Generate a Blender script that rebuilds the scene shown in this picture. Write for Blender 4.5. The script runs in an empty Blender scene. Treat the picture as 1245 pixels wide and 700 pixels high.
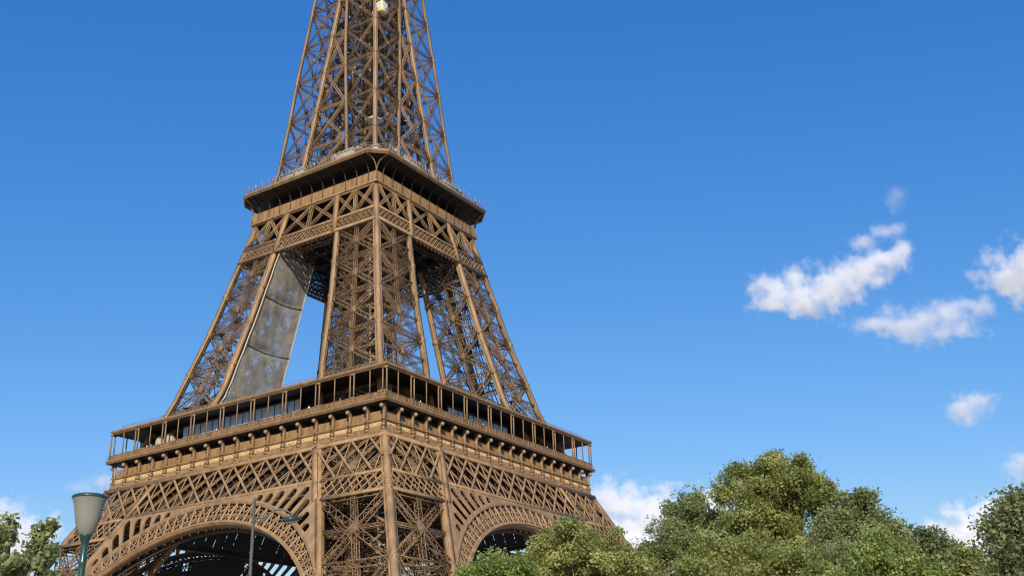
import bpy, bmesh, math, random
import numpy as np
from mathutils import Matrix, Vector

random.seed(7)
rng = np.random.default_rng(7)
R = math.radians
S = bpy.context.scene
COL = S.collection

# ------------------------------------------------------------------ camera
CAM = np.array([144.415, -167.930, 4.888])
YAW, PITCH, ROLL, FOC = 2.135969, 0.389610, -0.035291, 1.063735
fw = np.array([math.cos(PITCH) * math.cos(YAW), math.cos(PITCH) * math.sin(YAW), math.sin(PITCH)])
r0 = np.array([math.sin(YAW), -math.cos(YAW), 0.0])
u0 = np.cross(r0, fw)
rt = math.cos(ROLL) * r0 + math.sin(ROLL) * u0
up = -math.sin(ROLL) * r0 + math.cos(ROLL) * u0
cd = bpy.data.cameras.new('camera')
cam = bpy.data.objects.new('camera', cd)
COL.objects.link(cam)
cam.matrix_world = Matrix(((rt[0], up[0], -fw[0], CAM[0]), (rt[1], up[1], -fw[1], CAM[1]),
                           (rt[2], up[2], -fw[2], CAM[2]), (0, 0, 0, 1)))
cd.sensor_width = 36.0
cd.lens = 36.0 * FOC
cd.clip_start = 0.1
cd.clip_end = 20000
S.camera = cam


def ray(px, py):
    d = fw + rt * (px - 622.5) / (FOC * 1245) - up * (py - 350) / (FOC * 1245)
    return d / np.linalg.norm(d)


def at(px, py, hd):
    """point seen at photo pixel px, py at horizontal distance hd from the camera"""
    d = ray(px, py)
    return CAM + d * hd / math.hypot(d[0], d[1])


# ------------------------------------------------------------------ light
SUN_EL, SUN_AZ = R(27.0), R(-56.0)          # azimuth measured from +X towards +Y
sdir = Vector((math.cos(SUN_EL) * math.cos(SUN_AZ), math.cos(SUN_EL) * math.sin(SUN_AZ), math.sin(SUN_EL)))
sl = bpy.data.lights.new('sun', 'SUN')
sl.energy = 4.5
sl.angle = R(0.5)
sl.color = (1.0, 0.90, 0.74)
so = bpy.data.objects.new('sun', sl)
so.rotation_euler = sdir.to_track_quat('Z', 'Y').to_euler()
COL.objects.link(so)

W = bpy.data.worlds.new('World')
S.world = W
W.use_nodes = True
wn, wl = W.node_tree.nodes, W.node_tree.links
for n in list(wn):
    wn.remove(n)
wo = wn.new('ShaderNodeOutputWorld')
bg = wn.new('ShaderNodeBackground')
sky = wn.new('ShaderNodeTexSky')
sky.sky_type = 'NISHITA'
sky.sun_disc = False
sky.sun_elevation = SUN_EL
sky.sun_rotation = R(90) - SUN_AZ
sky.altitude = 50
sky.air_density = 1.0
sky.dust_density = 0.3
sky.ozone_density = 3.0
bg.inputs['Strength'].default_value = 0.12
SKY_K = 0.12
sep = wn.new('ShaderNodeSeparateColor')
cmb = wn.new('ShaderNodeCombineColor')
wl.new(sky.outputs[0], sep.inputs[0])
for i, (gain, power) in enumerate(((1.24, 1.60), (0.77, 0.94), (0.865, 0.57))):   # clear-air grade of the sky colour per channel
    a_ = wn.new('ShaderNodeMath')
    a_.operation = 'MULTIPLY'
    a_.inputs[1].default_value = SKY_K
    b_ = wn.new('ShaderNodeMath')
    b_.operation = 'POWER'
    b_.inputs[1].default_value = power
    c_ = wn.new('ShaderNodeMath')
    c_.operation = 'MULTIPLY'
    c_.inputs[1].default_value = gain / SKY_K
    d_ = wn.new('ShaderNodeMath')
    d_.operation = 'MINIMUM'
    d_.inputs[1].default_value = (0.9, 0.9, 0.765)[i] / SKY_K
    wl.new(sep.outputs[i], a_.inputs[0])
    wl.new(a_.outputs[0], b_.inputs[0])
    wl.new(b_.outputs[0], c_.inputs[0])
    wl.new(c_.outputs[0], d_.inputs[0])
    wl.new(d_.outputs[0], cmb.inputs[i])
wl.new(cmb.outputs[0], bg.inputs['Color'])
wl.new(bg.outputs[0], wo.inputs['Surface'])

vs = S.view_settings
vs.view_transform = 'Standard'
vs.look = 'None'
vs.exposure = 0.3
vs.gamma = 1.0
vs.use_curve_mapping = False
S.render.engine = 'CYCLES'
cy = S.cycles
cy.use_denoising = True
cy.denoiser = 'OPENIMAGEDENOISE'
cy.denoising_input_passes = 'RGB_ALBEDO_NORMAL'
cy.denoising_prefilter = 'ACCURATE'
cy.filter_width = 1.15
cy.max_bounces = 8
cy.diffuse_bounces = 3
cy.glossy_bounces = 2
cy.transparent_max_bounces = 24
cy.volume_bounces = 8
cy.volume_step_rate = 1.0
cy.volume_max_steps = 256
S.render.film_transparent = False


# ------------------------------------------------------------------ materials
def mat(name, col, rough=0.6, var=0.12, scale=0.6, metal=0.0, spec=0.4, dark=None, bump=0.0, streak=False):
    m = bpy.data.materials.new(name)
    m.use_nodes = True
    n, l = m.node_tree.nodes, m.node_tree.links
    b = n['Principled BSDF']
    b.inputs['Roughness'].default_value = rough
    b.inputs['Metallic'].default_value = metal
    b.inputs['Specular IOR Level'].default_value = spec
    tc = n.new('ShaderNodeTexCoord')
    nz = n.new('ShaderNodeTexNoise')
    nz.inputs['Scale'].default_value = scale
    nz.inputs['Detail'].default_value = 6
    nz.inputs['Roughness'].default_value = 0.65
    if streak:       # rain streaks: the pattern is drawn out along the height
        mp = n.new('ShaderNodeMapping')
        mp.inputs['Scale'].default_value = (1.0, 1.0, 0.22)
        l.new(tc.outputs['Object'], mp.inputs['Vector'])
        l.new(mp.outputs['Vector'], nz.inputs['Vector'])
    else:
        l.new(tc.outputs['Object'], nz.inputs['Vector'])
    rp = n.new('ShaderNodeValToRGB')
    rp.color_ramp.elements[0].position = 0.3
    rp.color_ramp.elements[1].position = 0.7
    d = dark if dark else tuple(c * (1 - 2 * var) for c in col)
    rp.color_ramp.elements[0].color = (*d, 1)
    rp.color_ramp.elements[1].color = (*[min(1, c * (1 + var)) for c in col], 1)
    l.new(nz.outputs['Fac'], rp.inputs['Fac'])
    l.new(rp.outputs['Color'], b.inputs['Base Color'])
    if bump:
        bp = n.new('ShaderNodeBump')
        bp.inputs['Strength'].default_value = bump
        l.new(nz.outputs['Fac'], bp.inputs['Height'])
        l.new(bp.outputs['Normal'], b.inputs['Normal'])
    return m


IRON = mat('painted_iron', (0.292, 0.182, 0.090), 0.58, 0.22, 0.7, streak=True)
CORE = mat('shaded_iron', (0.060, 0.039, 0.024), 0.65, 0.15, 0.5)  # same iron paint, darkened to put shade into inner and rear members
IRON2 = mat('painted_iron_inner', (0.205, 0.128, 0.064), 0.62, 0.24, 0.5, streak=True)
TRIM = mat('painted_trim', (0.245, 0.152, 0.078), 0.52, 0.20, 0.8, streak=True)
FRIEZE = mat('painted_frieze', (0.265, 0.160, 0.074), 0.52, 0.24, 1.2, streak=True)
DECK = mat('deck_plate', (0.05, 0.037, 0.027), 0.7, 0.15, 0.4)
PALE = mat('pale_steel', (0.55, 0.52, 0.46), 0.45, 0.12, 1.5)
GOLD = mat('gold_lettering', (0.60, 0.44, 0.22), 0.35, 0.05, 2.0)
GILT = mat('name_band', (0.37, 0.235, 0.105), 0.45, 0.08, 1.0)
KIO = mat('kiosk_board', (0.36, 0.32, 0.26), 0.6, 0.2, 1.0)
YELLOW = mat('lift_yellow', (0.78, 0.64, 0.30), 0.4, 0.06, 1.5)
WHITE = mat('white_paint', (0.75, 0.74, 0.70), 0.5, 0.06, 1.0)
GREEN = mat('green_enamel', (0.012, 0.052, 0.040), 0.28, 0.12, 8.0, spec=0.6)
RIMM = mat('rim_enamel', (0.030, 0.055, 0.056), 0.3, 0.12, 8.0)
GREY = mat('grey_post', (0.10, 0.095, 0.092), 0.5, 0.10, 6.0)
BARK = mat('bark', (0.16, 0.12, 0.085), 0.9, 0.25, 3.0, bump=0.5)
DARKM = mat('shade_black', (0.018, 0.017, 0.018), 0.6, 0.2, 1.0)  # near black; paints in the shade of recesses, undersides and backings
ROPE = mat('net_rope', (0.40, 0.34, 0.26), 0.8, 0.1, 2.0)
SEAM = mat('net_seam', (0.07, 0.066, 0.06), 0.9, 0.1, 2.0)


def glass_mat(name, col, rough, alpha):
    m = bpy.data.materials.new(name)
    m.use_nodes = True
    b = m.node_tree.nodes['Principled BSDF']
    b.inputs['Base Color'].default_value = (*col, 1)
    b.inputs['Roughness'].default_value = rough
    b.inputs['Specular IOR Level'].default_value = 0.9
    b.inputs['Alpha'].default_value = alpha
    return m


PANE = glass_mat('window_glass', (0.46, 0.57, 0.68), 0.08, 0.92)


def frosted():
    m = bpy.data.materials.new('frosted_glass')
    m.use_nodes = True
    n, l = m.node_tree.nodes, m.node_tree.links
    b = n['Principled BSDF']
    b.inputs['Base Color'].default_value = (0.34, 0.335, 0.29, 1)
    b.inputs['Roughness'].default_value = 0.12
    b.inputs['Specular IOR Level'].default_value = 0.7
    tr = n.new('ShaderNodeBsdfTranslucent')
    tr.inputs['Color'].default_value = (0.44, 0.44, 0.37, 1)
    tp = n.new('ShaderNodeBsdfTransparent')
    tp.inputs['Color'].default_value = (0.85, 0.9, 0.85, 1)
    a = n.new('ShaderNodeMixShader')
    a.inputs[0].default_value = 0.30
    c = n.new('ShaderNodeMixShader')
    c.inputs[0].default_value = 0.22
    l.new(b.outputs[0], a.inputs[1])
    l.new(tr.outputs[0], a.inputs[2])
    l.new(a.outputs[0], c.inputs[1])
    l.new(tp.outputs[0], c.inputs[2])
    l.new(c.outputs[0], n['Material Output'].inputs['Surface'])
    return m


FROST = frosted()


def net_mat():
    m = bpy.data.materials.new('scaffold_netting')
    m.use_nodes = True
    n, l = m.node_tree.nodes, m.node_tree.links
    b = n['Principled BSDF']
    b.inputs['Roughness'].default_value = 0.85
    b.inputs['Specular IOR Level'].default_value = 0.15
    tc = n.new('ShaderNodeTexCoord')
    nz = n.new('ShaderNodeTexNoise')
    nz.inputs['Scale'].default_value = 0.5
    nz.inputs['Detail'].default_value = 5
    l.new(tc.outputs['Object'], nz.inputs['Vector'])
    rp = n.new('ShaderNodeValToRGB')
    rp.color_ramp.elements[0].position = 0.32
    rp.color_ramp.elements[1].position = 0.68
    rp.color_ramp.elements[0].color = (0.20, 0.19, 0.17, 1)
    rp.color_ramp.elements[1].color = (0.31, 0.295, 0.265, 1)
    l.new(nz.outputs['Fac'], rp.inputs['Fac'])
    l.new(rp.outputs['Color'], b.inputs['Base Color'])
    tp = n.new('ShaderNodeBsdfTransparent')
    mx = n.new('ShaderNodeMixShader')
    n2 = n.new('ShaderNodeTexNoise')
    n2.inputs['Scale'].default_value = 0.9
    n2.inputs['Detail'].default_value = 7
    n2.inputs['Roughness'].default_value = 0.7
    l.new(tc.outputs['Object'], n2.inputs['Vector'])
    r2 = n.new('ShaderNodeMapRange')
    r2.inputs['From Min'].default_value = 0.3
    r2.inputs['From Max'].default_value = 0.7
    r2.inputs['To Min'].default_value = 0.14
    r2.inputs['To Max'].default_value = 0.46
    l.new(n2.outputs['Fac'], r2.inputs['Value'])
    l.new(r2.outputs[0], mx.inputs[0])
    l.new(b.outputs[0], mx.inputs[1])
    l.new(tp.outputs[0], mx.inputs[2])
    l.new(mx.outputs[0], n['Material Output'].inputs['Surface'])
    return m


NET = net_mat()


def leaf_mat(name, c1, c2, c3, trans=0.30):
    m = bpy.data.materials.new(name)
    m.use_nodes = True
    n, l = m.node_tree.nodes, m.node_tree.links
    for x in list(n):
        if x.type != 'OUTPUT_MATERIAL':
            n.remove(x)
    out = n['Material Output']
    g = n.new('ShaderNodeNewGeometry')
    rp = n.new('ShaderNodeValToRGB')
    e = rp.color_ramp.elements
    e[0].position, e[0].color = 0.0, (*c1, 1)
    e[1].position, e[1].color = 1.0, (*c3, 1)
    k = e.new(0.55)
    k.color = (*c2, 1)
    tc = n.new('ShaderNodeTexCoord')
    nz = n.new('ShaderNodeTexNoise')
    nz.inputs['Scale'].default_value = 0.45
    nz.inputs['Detail'].default_value = 3
    l.new(tc.outputs['Object'], nz.inputs['Vector'])
    mth = n.new('ShaderNodeMath')
    mth.operation = 'MULTIPLY_ADD'
    mth.inputs[1].default_value = 0.55
    l.new(g.outputs['Random Per Island'], mth.inputs[0])
    m2 = n.new('ShaderNodeMath')
    m2.operation = 'MULTIPLY_ADD'
    m2.inputs[1].default_value = 1.2
    m2.inputs[2].default_value = -0.38
    l.new(nz.outputs['Fac'], m2.inputs[0])
    l.new(m2.outputs[0], mth.inputs[2])
    l.new(mth.outputs[0], rp.inputs['Fac'])
    b = n.new('ShaderNodeBsdfPrincipled')
    b.inputs['Roughness'].default_value = 0.5
    b.inputs['Specular IOR Level'].default_value = 0.35
    l.new(rp.outputs['Color'], b.inputs['Base Color'])
    t = n.new('ShaderNodeBsdfTranslucent')
    hs = n.new('ShaderNodeHueSaturation')
    hs.inputs['Value'].default_value = 1.55
    hs.inputs['Saturation'].default_value = 1.1
    l.new(rp.outputs['Color'], hs.inputs['Color'])
    l.new(hs.outputs[0], t.inputs['Color'])
    mx = n.new('ShaderNodeMixShader')
    mx.inputs[0].default_value = trans
    l.new(b.outputs[0], mx.inputs[1])
    l.new(t.outputs[0], mx.inputs[2])
    l.new(mx.outputs[0], out.inputs['Surface'])
    return m


LEAF_OLIVE = leaf_mat('leaf_olive', (0.130, 0.158, 0.044), (0.270, 0.295, 0.095), (0.52, 0.50, 0.23), 0.48)
LEAF_DARK = leaf_mat('leaf_dark', (0.098, 0.126, 0.052), (0.200, 0.230, 0.100), (0.37, 0.39, 0.20), 0.46)
LEAF_FRESH = leaf_mat('leaf_fresh', (0.120, 0.165, 0.036), (0.245, 0.295, 0.082), (0.48, 0.50, 0.22), 0.50)
LEAF_GREY = leaf_mat('leaf_grey', (0.118, 0.148, 0.058), (0.235, 0.268, 0.112), (0.45, 0.46, 0.24), 0.48)


# ------------------------------------------------------------------ mesh helpers
class MB:
    """collects square bars and free polygons; build() links them as ONE mesh object"""

    def __init__(s):
        s.b = []
        s.v = []
        s.f = []

    def bar(s, a, b, w, h=None, nrm=(0, 0, 1), cap=1):
        h = w if h is None else h
        s.b.append((*a, *b, w, h, *nrm, cap))

    def box(s, c, sx, sy, sz):
        s.bar((c[0], c[1], c[2] - sz / 2), (c[0], c[1], c[2] + sz / 2), sx, sy, (0, 1, 0))

    def poly(s, verts, faces):
        o = len(s.v)
        s.v += [tuple(p) for p in verts]
        s.f += [[i + o for i in f] for f in faces]

    def tube(s, pts, rad, n=10, cap=True):
        pts = [np.array(p, float) for p in pts]
        rings = []
        for i, p in enumerate(pts):
            t = pts[min(i + 1, len(pts) - 1)] - pts[max(i - 1, 0)]
            t /= np.linalg.norm(t)
            a = np.cross(t, (0, 0, 1.0)) if abs(t[2]) < 0.95 else np.cross(t, (1.0, 0, 0))
            a /= np.linalg.norm(a)
            c = np.cross(t, a)
            q = rad[i] if hasattr(rad, '__len__') else rad
            rings.append([p + q * (math.cos(2 * math.pi * k / n) * a + math.sin(2 * math.pi * k / n) * c) for k in range(n)])
        vv = [x for r_ in rings for x in r_]
        ff = []
        for i in range(len(pts) - 1):
            for k in range(n):
                k2 = (k + 1) % n
                ff.append([i * n + k, i * n + k2, (i + 1) * n + k2, (i + 1) * n + k])
        if cap:
            ff.append(list(range(n))[::-1])
            ff.append([(len(pts) - 1) * n + k for k in range(n)])
        s.poly(vv, ff)

    def lathe(s, c, prof, n=24):
        vv, ff = [], []
        for (r_, z) in prof:
            for k in range(n):
                vv.append((c[0] + r_ * math.cos(2 * math.pi * k / n), c[1] + r_ * math.sin(2 * math.pi * k / n), c[2] + z))
        for i in range(len(prof) - 1):
            for k in range(n):
                k2 = (k + 1) % n
                ff.append([i * n + k, i * n + k2, (i + 1) * n + k2, (i + 1) * n + k])
        s.poly(vv, ff)

    def truss(s, a, b, w, h, nrm, t=0.14, lt=0.09, pitch=1.0):
        """box girder of four chords with zigzag lacing on its four sides"""
        a, b, nrm = np.array(a, float), np.array(b, float), np.array(nrm, float)
        d = b - a
        L = np.linalg.norm(d)
        d /= L
        nrm = nrm - d * (nrm @ d)
        nrm /= np.linalg.norm(nrm)
        q = np.cross(d, nrm)
        cs = [q * w / 2 * i + nrm * h / 2 * j for i, j in ((-1, -1), (1, -1), (1, 1), (-1, 1))]
        for c in cs:
            s.bar(a + c, b + c, t, t, nrm)
        for k in range(4):
            c1, c2 = cs[k], cs[(k + 1) % 4]
            wd = w if k % 2 == 0 else h
            m = max(2, int(round(L / (pitch * wd))))
            fn = nrm if k % 2 == 0 else q
            for i in range(m):
                p, r_ = (c1, c2) if (i + k) % 2 == 0 else (c2, c1)
                s.bar(a + p + d * L * i / m, a + r_ + d * L * (i + 1) / m, lt, lt * 0.5, fn, 0)

    def mesh(s, name, m, smooth=False):
        V = [np.zeros((0, 3))]
        lens, idx = [], []
        off = 0
        if s.b:
            B = np.array(s.b)
            a, b = B[:, 0:3], B[:, 3:6]
            w, h, nr, cap = B[:, 6:7], B[:, 7:8], B[:, 8:11], B[:, 11] > 0
            d = b - a
            d /= np.maximum(np.linalg.norm(d, axis=1, keepdims=True), 1e-9)
            x = np.cross(d, nr)
            ln = np.linalg.norm(x, axis=1)
            bad = ln < 1e-3
            if bad.any():
                x[bad] = np.cross(d[bad], np.array([0.3, 0.9, 0.2]))
            x /= np.linalg.norm(x, axis=1, keepdims=True)
            y = np.cross(x, d)
            vv = np.stack([p + sx * x * w / 2 + sy * y * h / 2 for p in (a, b)
                           for sx, sy in ((-1, -1), (1, -1), (1, 1), (-1, 1))], 1)
            V.append(vv.reshape(-1, 3))
            base = np.arange(len(B))[:, None, None] * 8
            q4 = np.array([[0, 1, 5, 4], [1, 2, 6, 5], [2, 3, 7, 6], [3, 0, 4, 7]])[None]
            q2 = np.array([[3, 2, 1, 0], [4, 5, 6, 7]])[None]
            F = np.concatenate([(base + q4).reshape(-1, 4), (base[cap] + q2).reshape(-1, 4)])
            idx.append(F.ravel())
            lens.append(np.full(len(F), 4))
            off = len(B) * 8
        if s.v:
            V.append(np.array(s.v, float))
            lens.append(np.array([len(f) for f in s.f]))
            idx.append(np.array([i + off for f in s.f for i in f]))
        V = np.concatenate(V)
        lens = np.concatenate(lens)
        idx = np.concatenate(idx)
        me = bpy.data.meshes.new(name)
        me.vertices.add(len(V))
        me.vertices.foreach_set('co', V.astype(np.float32).ravel())
        me.loops.add(len(idx))
        me.loops.foreach_set('vertex_index', idx.astype(np.int32))
        me.polygons.add(len(lens))
        me.polygons.foreach_set('loop_start', np.concatenate([[0], np.cumsum(lens)[:-1]]).astype(np.int32))
        if smooth:
            me.polygons.foreach_set('use_smooth', np.ones(len(lens), bool))
        me.update(calc_edges=True)
        if m:
            me.materials.append(m)
        return me

    def build(s, name, m, parent=None, smooth=False):
        return link(name, s.mesh(name, m, smooth), parent)


def link(name, me, parent=None, rz=0.0):
    o = bpy.data.objects.new(name, me)
    COL.objects.link(o)
    if parent:
        o.parent = parent
    o.rotation_euler.z = rz
    return o


def tag(o, label=None, cat=None, group=None, kind=None):
    for k, v in (('label', label), ('category', cat), ('group', group), ('kind', kind)):
        if v:
            o[k] = v
    return o


def empty(name, loc=(0, 0, 0), rz=0.0):
    o = bpy.data.objects.new(name, None)
    COL.objects.link(o)
    o.location = loc
    o.rotation_euler.z = rz
    o.empty_display_size = 0.5
    return o


def copy_tree(o, parent=None):
    c = o.copy()
    COL.objects.link(c)
    c.parent = parent
    for ch in list(o.children):
        copy_tree(ch, c)
    return c


def fill2d(loops, depth, bevel=0.0):
    """filled flat outline with holes (2D curve), extruded by depth; returns vertex array and faces"""
    cu = bpy.data.curves.new('outline', 'CURVE')
    cu.dimensions = '2D'
    cu.fill_mode = 'BOTH'
    cu.extrude = depth / 2
    for lp in loops:
        sp = cu.splines.new('POLY')
        sp.points.add(len(lp) - 1)
        for i, p in enumerate(lp):
            sp.points[i].co = (p[0], p[1], 0, 1)
        sp.use_cyclic_u = True
    ob = bpy.data.objects.new('outline', cu)
    me = bpy.data.meshes.new_from_object(ob)
    vs_ = [tuple(v.co) for v in me.vertices]
    fs_ = [list(p.vertices) for p in me.polygons]
    bpy.data.objects.remove(ob)
    bpy.data.curves.remove(cu)
    bpy.data.meshes.remove(me)
    return vs_, fs_


# ------------------------------------------------------------------ ground
def smooth01(t):
    t = min(1, max(0, t))
    return t * t * (3 - 2 * t)


def ground_z(x, y):
    return 3.3 * smooth01((math.hypot(x, y) - 95) / 60) if (x - y) > 0 else 0.0


gm = mat('ground_gravel', (0.30, 0.26, 0.20), 0.95, 0.12, 0.8)
gv, gf = [], []
gx = [-9000, -3000, -1000, -400] + list(range(-240, 261, 20)) + [400, 1000, 3000, 9000]
for yy in gx:
    for xx in gx:
        gv.append((xx, yy, ground_z(xx, yy) if max(abs(xx), abs(yy)) < 300 else (3.3 if xx - yy > 0 else 0)))
N = len(gx)
for j in range(N - 1):
    for i in range(N - 1):
        gf.append([j * N + i, j * N + i + 1, (j + 1) * N + i + 1, (j + 1) * N + i])
g = MB()
g.poly(gv, gf)
tag(g.build('ground', gm, smooth=True), kind='structure')

# ------------------------------------------------------------------ the tower
NB = 9
BAY = 70.0 / NB
HP = math.pi / 2
WZ = [0, 51, 67.5, 85, 110, 116, 122, 135, 148, 172, 205, 276]
WW = [60.05, 34.55, 27.35, 22.65, 17.05, 15.5, 14.25, 12.95, 11.85, 9.45, 7.3, 4.6]
IZ = [0, 51, 68, 86, 100, 109.3, 116, 121, 136, 152, 167, 178]
IU = [45.05, 19.55, 12.7, 10.2, 8.2, 6.95, 6.4, 6.0, 4.0, 2.1, 0.75, 0.35]


def w(z): return float(np.interp(z, WZ, WW))
def ui(z): return float(np.interp(z, IZ, IU))


def F(u, z, d=0.0):
    """point on the photo's left face of the tower, d metres proud of it"""
    return (u, -(w(z) + d), z)


tower = empty('lattice_tower')
tag(tower, 'brown wrought iron lattice tower on four curved legs with two open platforms', 'tower')


def col_pt(ix, iy, z, s=0.0):
    x = w(z) - s if ix else ui(z) + s
    y = w(z) - s if iy else ui(z) + s
    return np.array([x, -y, z])


def leg(name, zs, colw, tw, tt, track=True, mid=True, div=3, lab=None):
    """one leg between levels zs: lattice bracing mesh, four corner columns, level frames, lift track; copied to all four corners"""
    zs = list(zs)
    fine = []
    for a, b in zip(zs[:-1], zs[1:]):
        fine += [a + (b - a) * k / 3 for k in range(3)]
    fine.append(zs[-1])
    br = MB()
    fr = MB()
    faces = (((0, 1), (1, 1), (0, -1, 0.4)), ((1, 0), (1, 1), (1, 0, 0.4)), ((0, 0), (1, 0), (0, 1, -.4)), ((0, 0), (0, 1), (-1, 0, -.4)))
    for (c1, c2, nr) in faces:
        for a, b in zip(zs[:-1], zs[1:]):
            s = colw * 0.5
            A1, A2, B1, B2 = (col_pt(*c1, a, s), col_pt(*c2, a, s), col_pt(*c1, b, s), col_pt(*c2, b, s))
            br.truss(A1, B2, tw, tw * 0.8, nr, tt, tt * 0.6)
            br.truss(A2, B1, tw, tw * 0.8, nr, tt, tt * 0.6)
            cen = (A1 + A2 + B1 + B2) / 4
            nv = np.array(nr, float)
            nv /= np.linalg.norm(nv)
            e = (B1 + B2 - A1 - A2) / np.linalg.norm(B1 + B2 - A1 - A2)
            br.bar(cen - e * tw * .8, cen + e * tw * .8, tw * 1.6, tw * 0.9, nv)
            if mid:
                br.truss((A1 + A2) / 2, (B1 + B2) / 2, tw * 0.75, tw * 0.6, nr, tt * .9, tt * 0.55)
                M1, M2 = (A1 + B1) / 2, (A2 + B2) / 2
                br.truss(M1, M2, tw * 0.45, tw * 0.4, nr, tt * .7, tt * 0.45)
            # gusset plates at the columns
            for P, sg in ((A1, 1), (A2, -1)):
                dd = (A2 - A1) * sg
                dd /= np.linalg.norm(dd)
                br.bar(P - e * tw * 1.1 + dd * colw * .6, P + e * tw * 1.1 + dd * colw * .6, tw * 1.0, tw * 0.5, nv)
        for z in zs:
            P1, P2 = col_pt(*c1, z, colw * .5), col_pt(*c2, z, colw * .5)
            fr.truss(P1, P2, tw * 0.7, tw * 0.9, (0, 0, 1), tt, tt * 0.6)
    for z in zs:
        a, b, c, d = col_pt(0, 0, z), col_pt(1, 1, z), col_pt(0, 1, z), col_pt(1, 0, z)
        fr.truss(a, b, tw * 0.6, tw * 0.6, (0, 0, 1), tt * .8, tt * 0.5)
        fr.truss(c, d, tw * 0.6, tw * 0.6, (0, 0, 1), tt * .8, tt * 0.5)
    # inner secondary bracing that fills the cage (service frames round the lift shaft)
    core = MB()
    zz = np.linspace(zs[0], zs[-1], (len(zs) - 1) * div + 1)
    for k in range(len(zz) - 1):
        def q(fx, fy, z):
            a0, b0 = ui(z), w(z)
            return np.array([a0 + (b0 - a0) * fx, -(a0 + (b0 - a0) * fy), z])
        for fx, fy, gx_, gy_ in ((.3, .3, .7, .3), (.7, .3, .7, .7), (.7, .7, .3, .7), (.3, .7, .3, .3)):
            core.bar(q(fx, fy, zz[k]), q(gx_, gy_, zz[k + 1]), tt * 1.4, tt * .8)
            core.bar(q(gx_, gy_, zz[k]), q(fx, fy, zz[k + 1]), tt * 1.4, tt * .8)
            core.bar(q(fx, fy, zz[k]), q(gx_, gy_, zz[k]), tt * 1.4)
            core.bar(q(fx, fy, zz[k]), q(fx, fy, zz[k + 1]), tt * 1.6)
            # ties out to the cage
            core.bar(q(fx, fy, zz[k]), q(fx * 2.2 - .6, fy * 2.2 - .6, zz[k] + .4), tt, tt)
            core.bar(q(gx_, gy_, zz[k]), q(.5 + (gx_ - .5) * 2.3, gy_, zz[k + 1]), tt * .9, tt * .9)
    tr = MB()
    st = MB()
    if track:
        for fx in (.42, .58):
            for a, b in zip(fine[:-1], fine[1:]):
                tr.bar(q(fx, .5, a), q(fx, .5, b), tt * 1.9, tt * 1.5)
        m = int((zs[-1] - zs[0]) / 1.1)
        for k in range(m):
            z = zs[0] + (zs[-1] - zs[0]) * k / m
            tr.bar(q(.40, .5, z), q(.60, .5, z), tt * .8)
        # zigzag stair flights
        m = int((zs[-1] - zs[0]) / 2.6)
        for k in range(m):
            z, z2 = [zs[0] + (zs[-1] - zs[0]) * (k + e_) / m for e_ in (0, 1)]
            f1, f2 = (.58, .86) if k % 2 else (.86, .58)
            for fy in (.78, .84):
                st.bar(q(f1, fy, z), q(f2, fy, z2), 0.10, 0.35)
            for e_ in np.linspace(0, 1, 8):
                st.bar(q(f1 + (f2 - f1) * e_, .78, z + (z2 - z) * e_), q(f1 + (f2 - f1) * e_, .84, z + (z2 - z) * e_), .26, .05)
            st.bar(q(f2, .76, z2), q(f2, .88, z2), 1.0, 0.08)
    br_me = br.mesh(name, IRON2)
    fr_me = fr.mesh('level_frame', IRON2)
    core_me = core.mesh('inner_bracing', CORE)  # inner bracing takes its shade from the darker colour
    cols = []
    for (ix, iy) in ((1, 1), (0, 1), (1, 0), (0, 0)):
        c = MB()
        for a, b in zip(fine[:-1], fine[1:]):
            s = colw * 0.5
            # flanged box column: web box, two side flanges
            A, B = col_pt(ix, iy, a, s), col_pt(ix, iy, b, s)
            c.bar(A, B, colw, colw, (0, 1, 0), 0)
            sx = -1 if ix else 1
            sy = 1 if iy else -1
            for (o1, o2) in (((sx * colw * .52, -sy * colw * .47, 0), 0), ((-sx * colw * .47, sy * colw * .52, 0), 1)):
                o1 = np.array(o1)
                c.bar(A + o1, B + o1, colw * .3 if o2 == 0 else .09, .09 if o2 == 0 else colw * .3, (0, 1, 0), 0)
        for z in zs:
            A = col_pt(ix, iy, z, colw * .5)
            c.box(A, colw * 1.14, colw * 1.14, colw * 1.2)
        cols.append(c.mesh('corner_column', IRON))
    tr_me = tr.mesh('lift_track', PALE) if track else None
    st_me = st.mesh('stair', TRIM) if track else None
    for k in range(4):
        o = link(name, br_me, tower, k * HP)
        link('level_frame', fr_me, o)
        link('inner_bracing', core_me, o)
        for me in cols:
            link('corner_column', me, o)
        if track:
            link('lift_track', tr_me, o)
            link('stair', st_me, o)


leg('lower_leg', [2.5, 16.5, 28.6, 40.2, 50.6], 1.1, 1.15, .14)
leg('middle_leg', [57.2, 66.0, 75.0, 84.0, 92.3, 100.1], .95, .8, .105, div=1)
leg('shaft_leg', [115.8, 125.5, 135.6, 146, 156, 166, 176], .58, .46, .075, track=False, mid=False, div=1)

# masonry feet
STONE = mat('foot_stone', (0.42, 0.38, 0.32), 0.9)
for k in range(4):
    for ix in (0, 1):
        for iy in (0, 1):
            p = col_pt(ix, iy, 2)
            m_ = MB()
            m_.box((p[0], p[1], 1.2), 5, 5, 2.6)
            link('masonry_foot', m_.mesh('masonry_foot', STONE), tower, k * HP)

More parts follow.
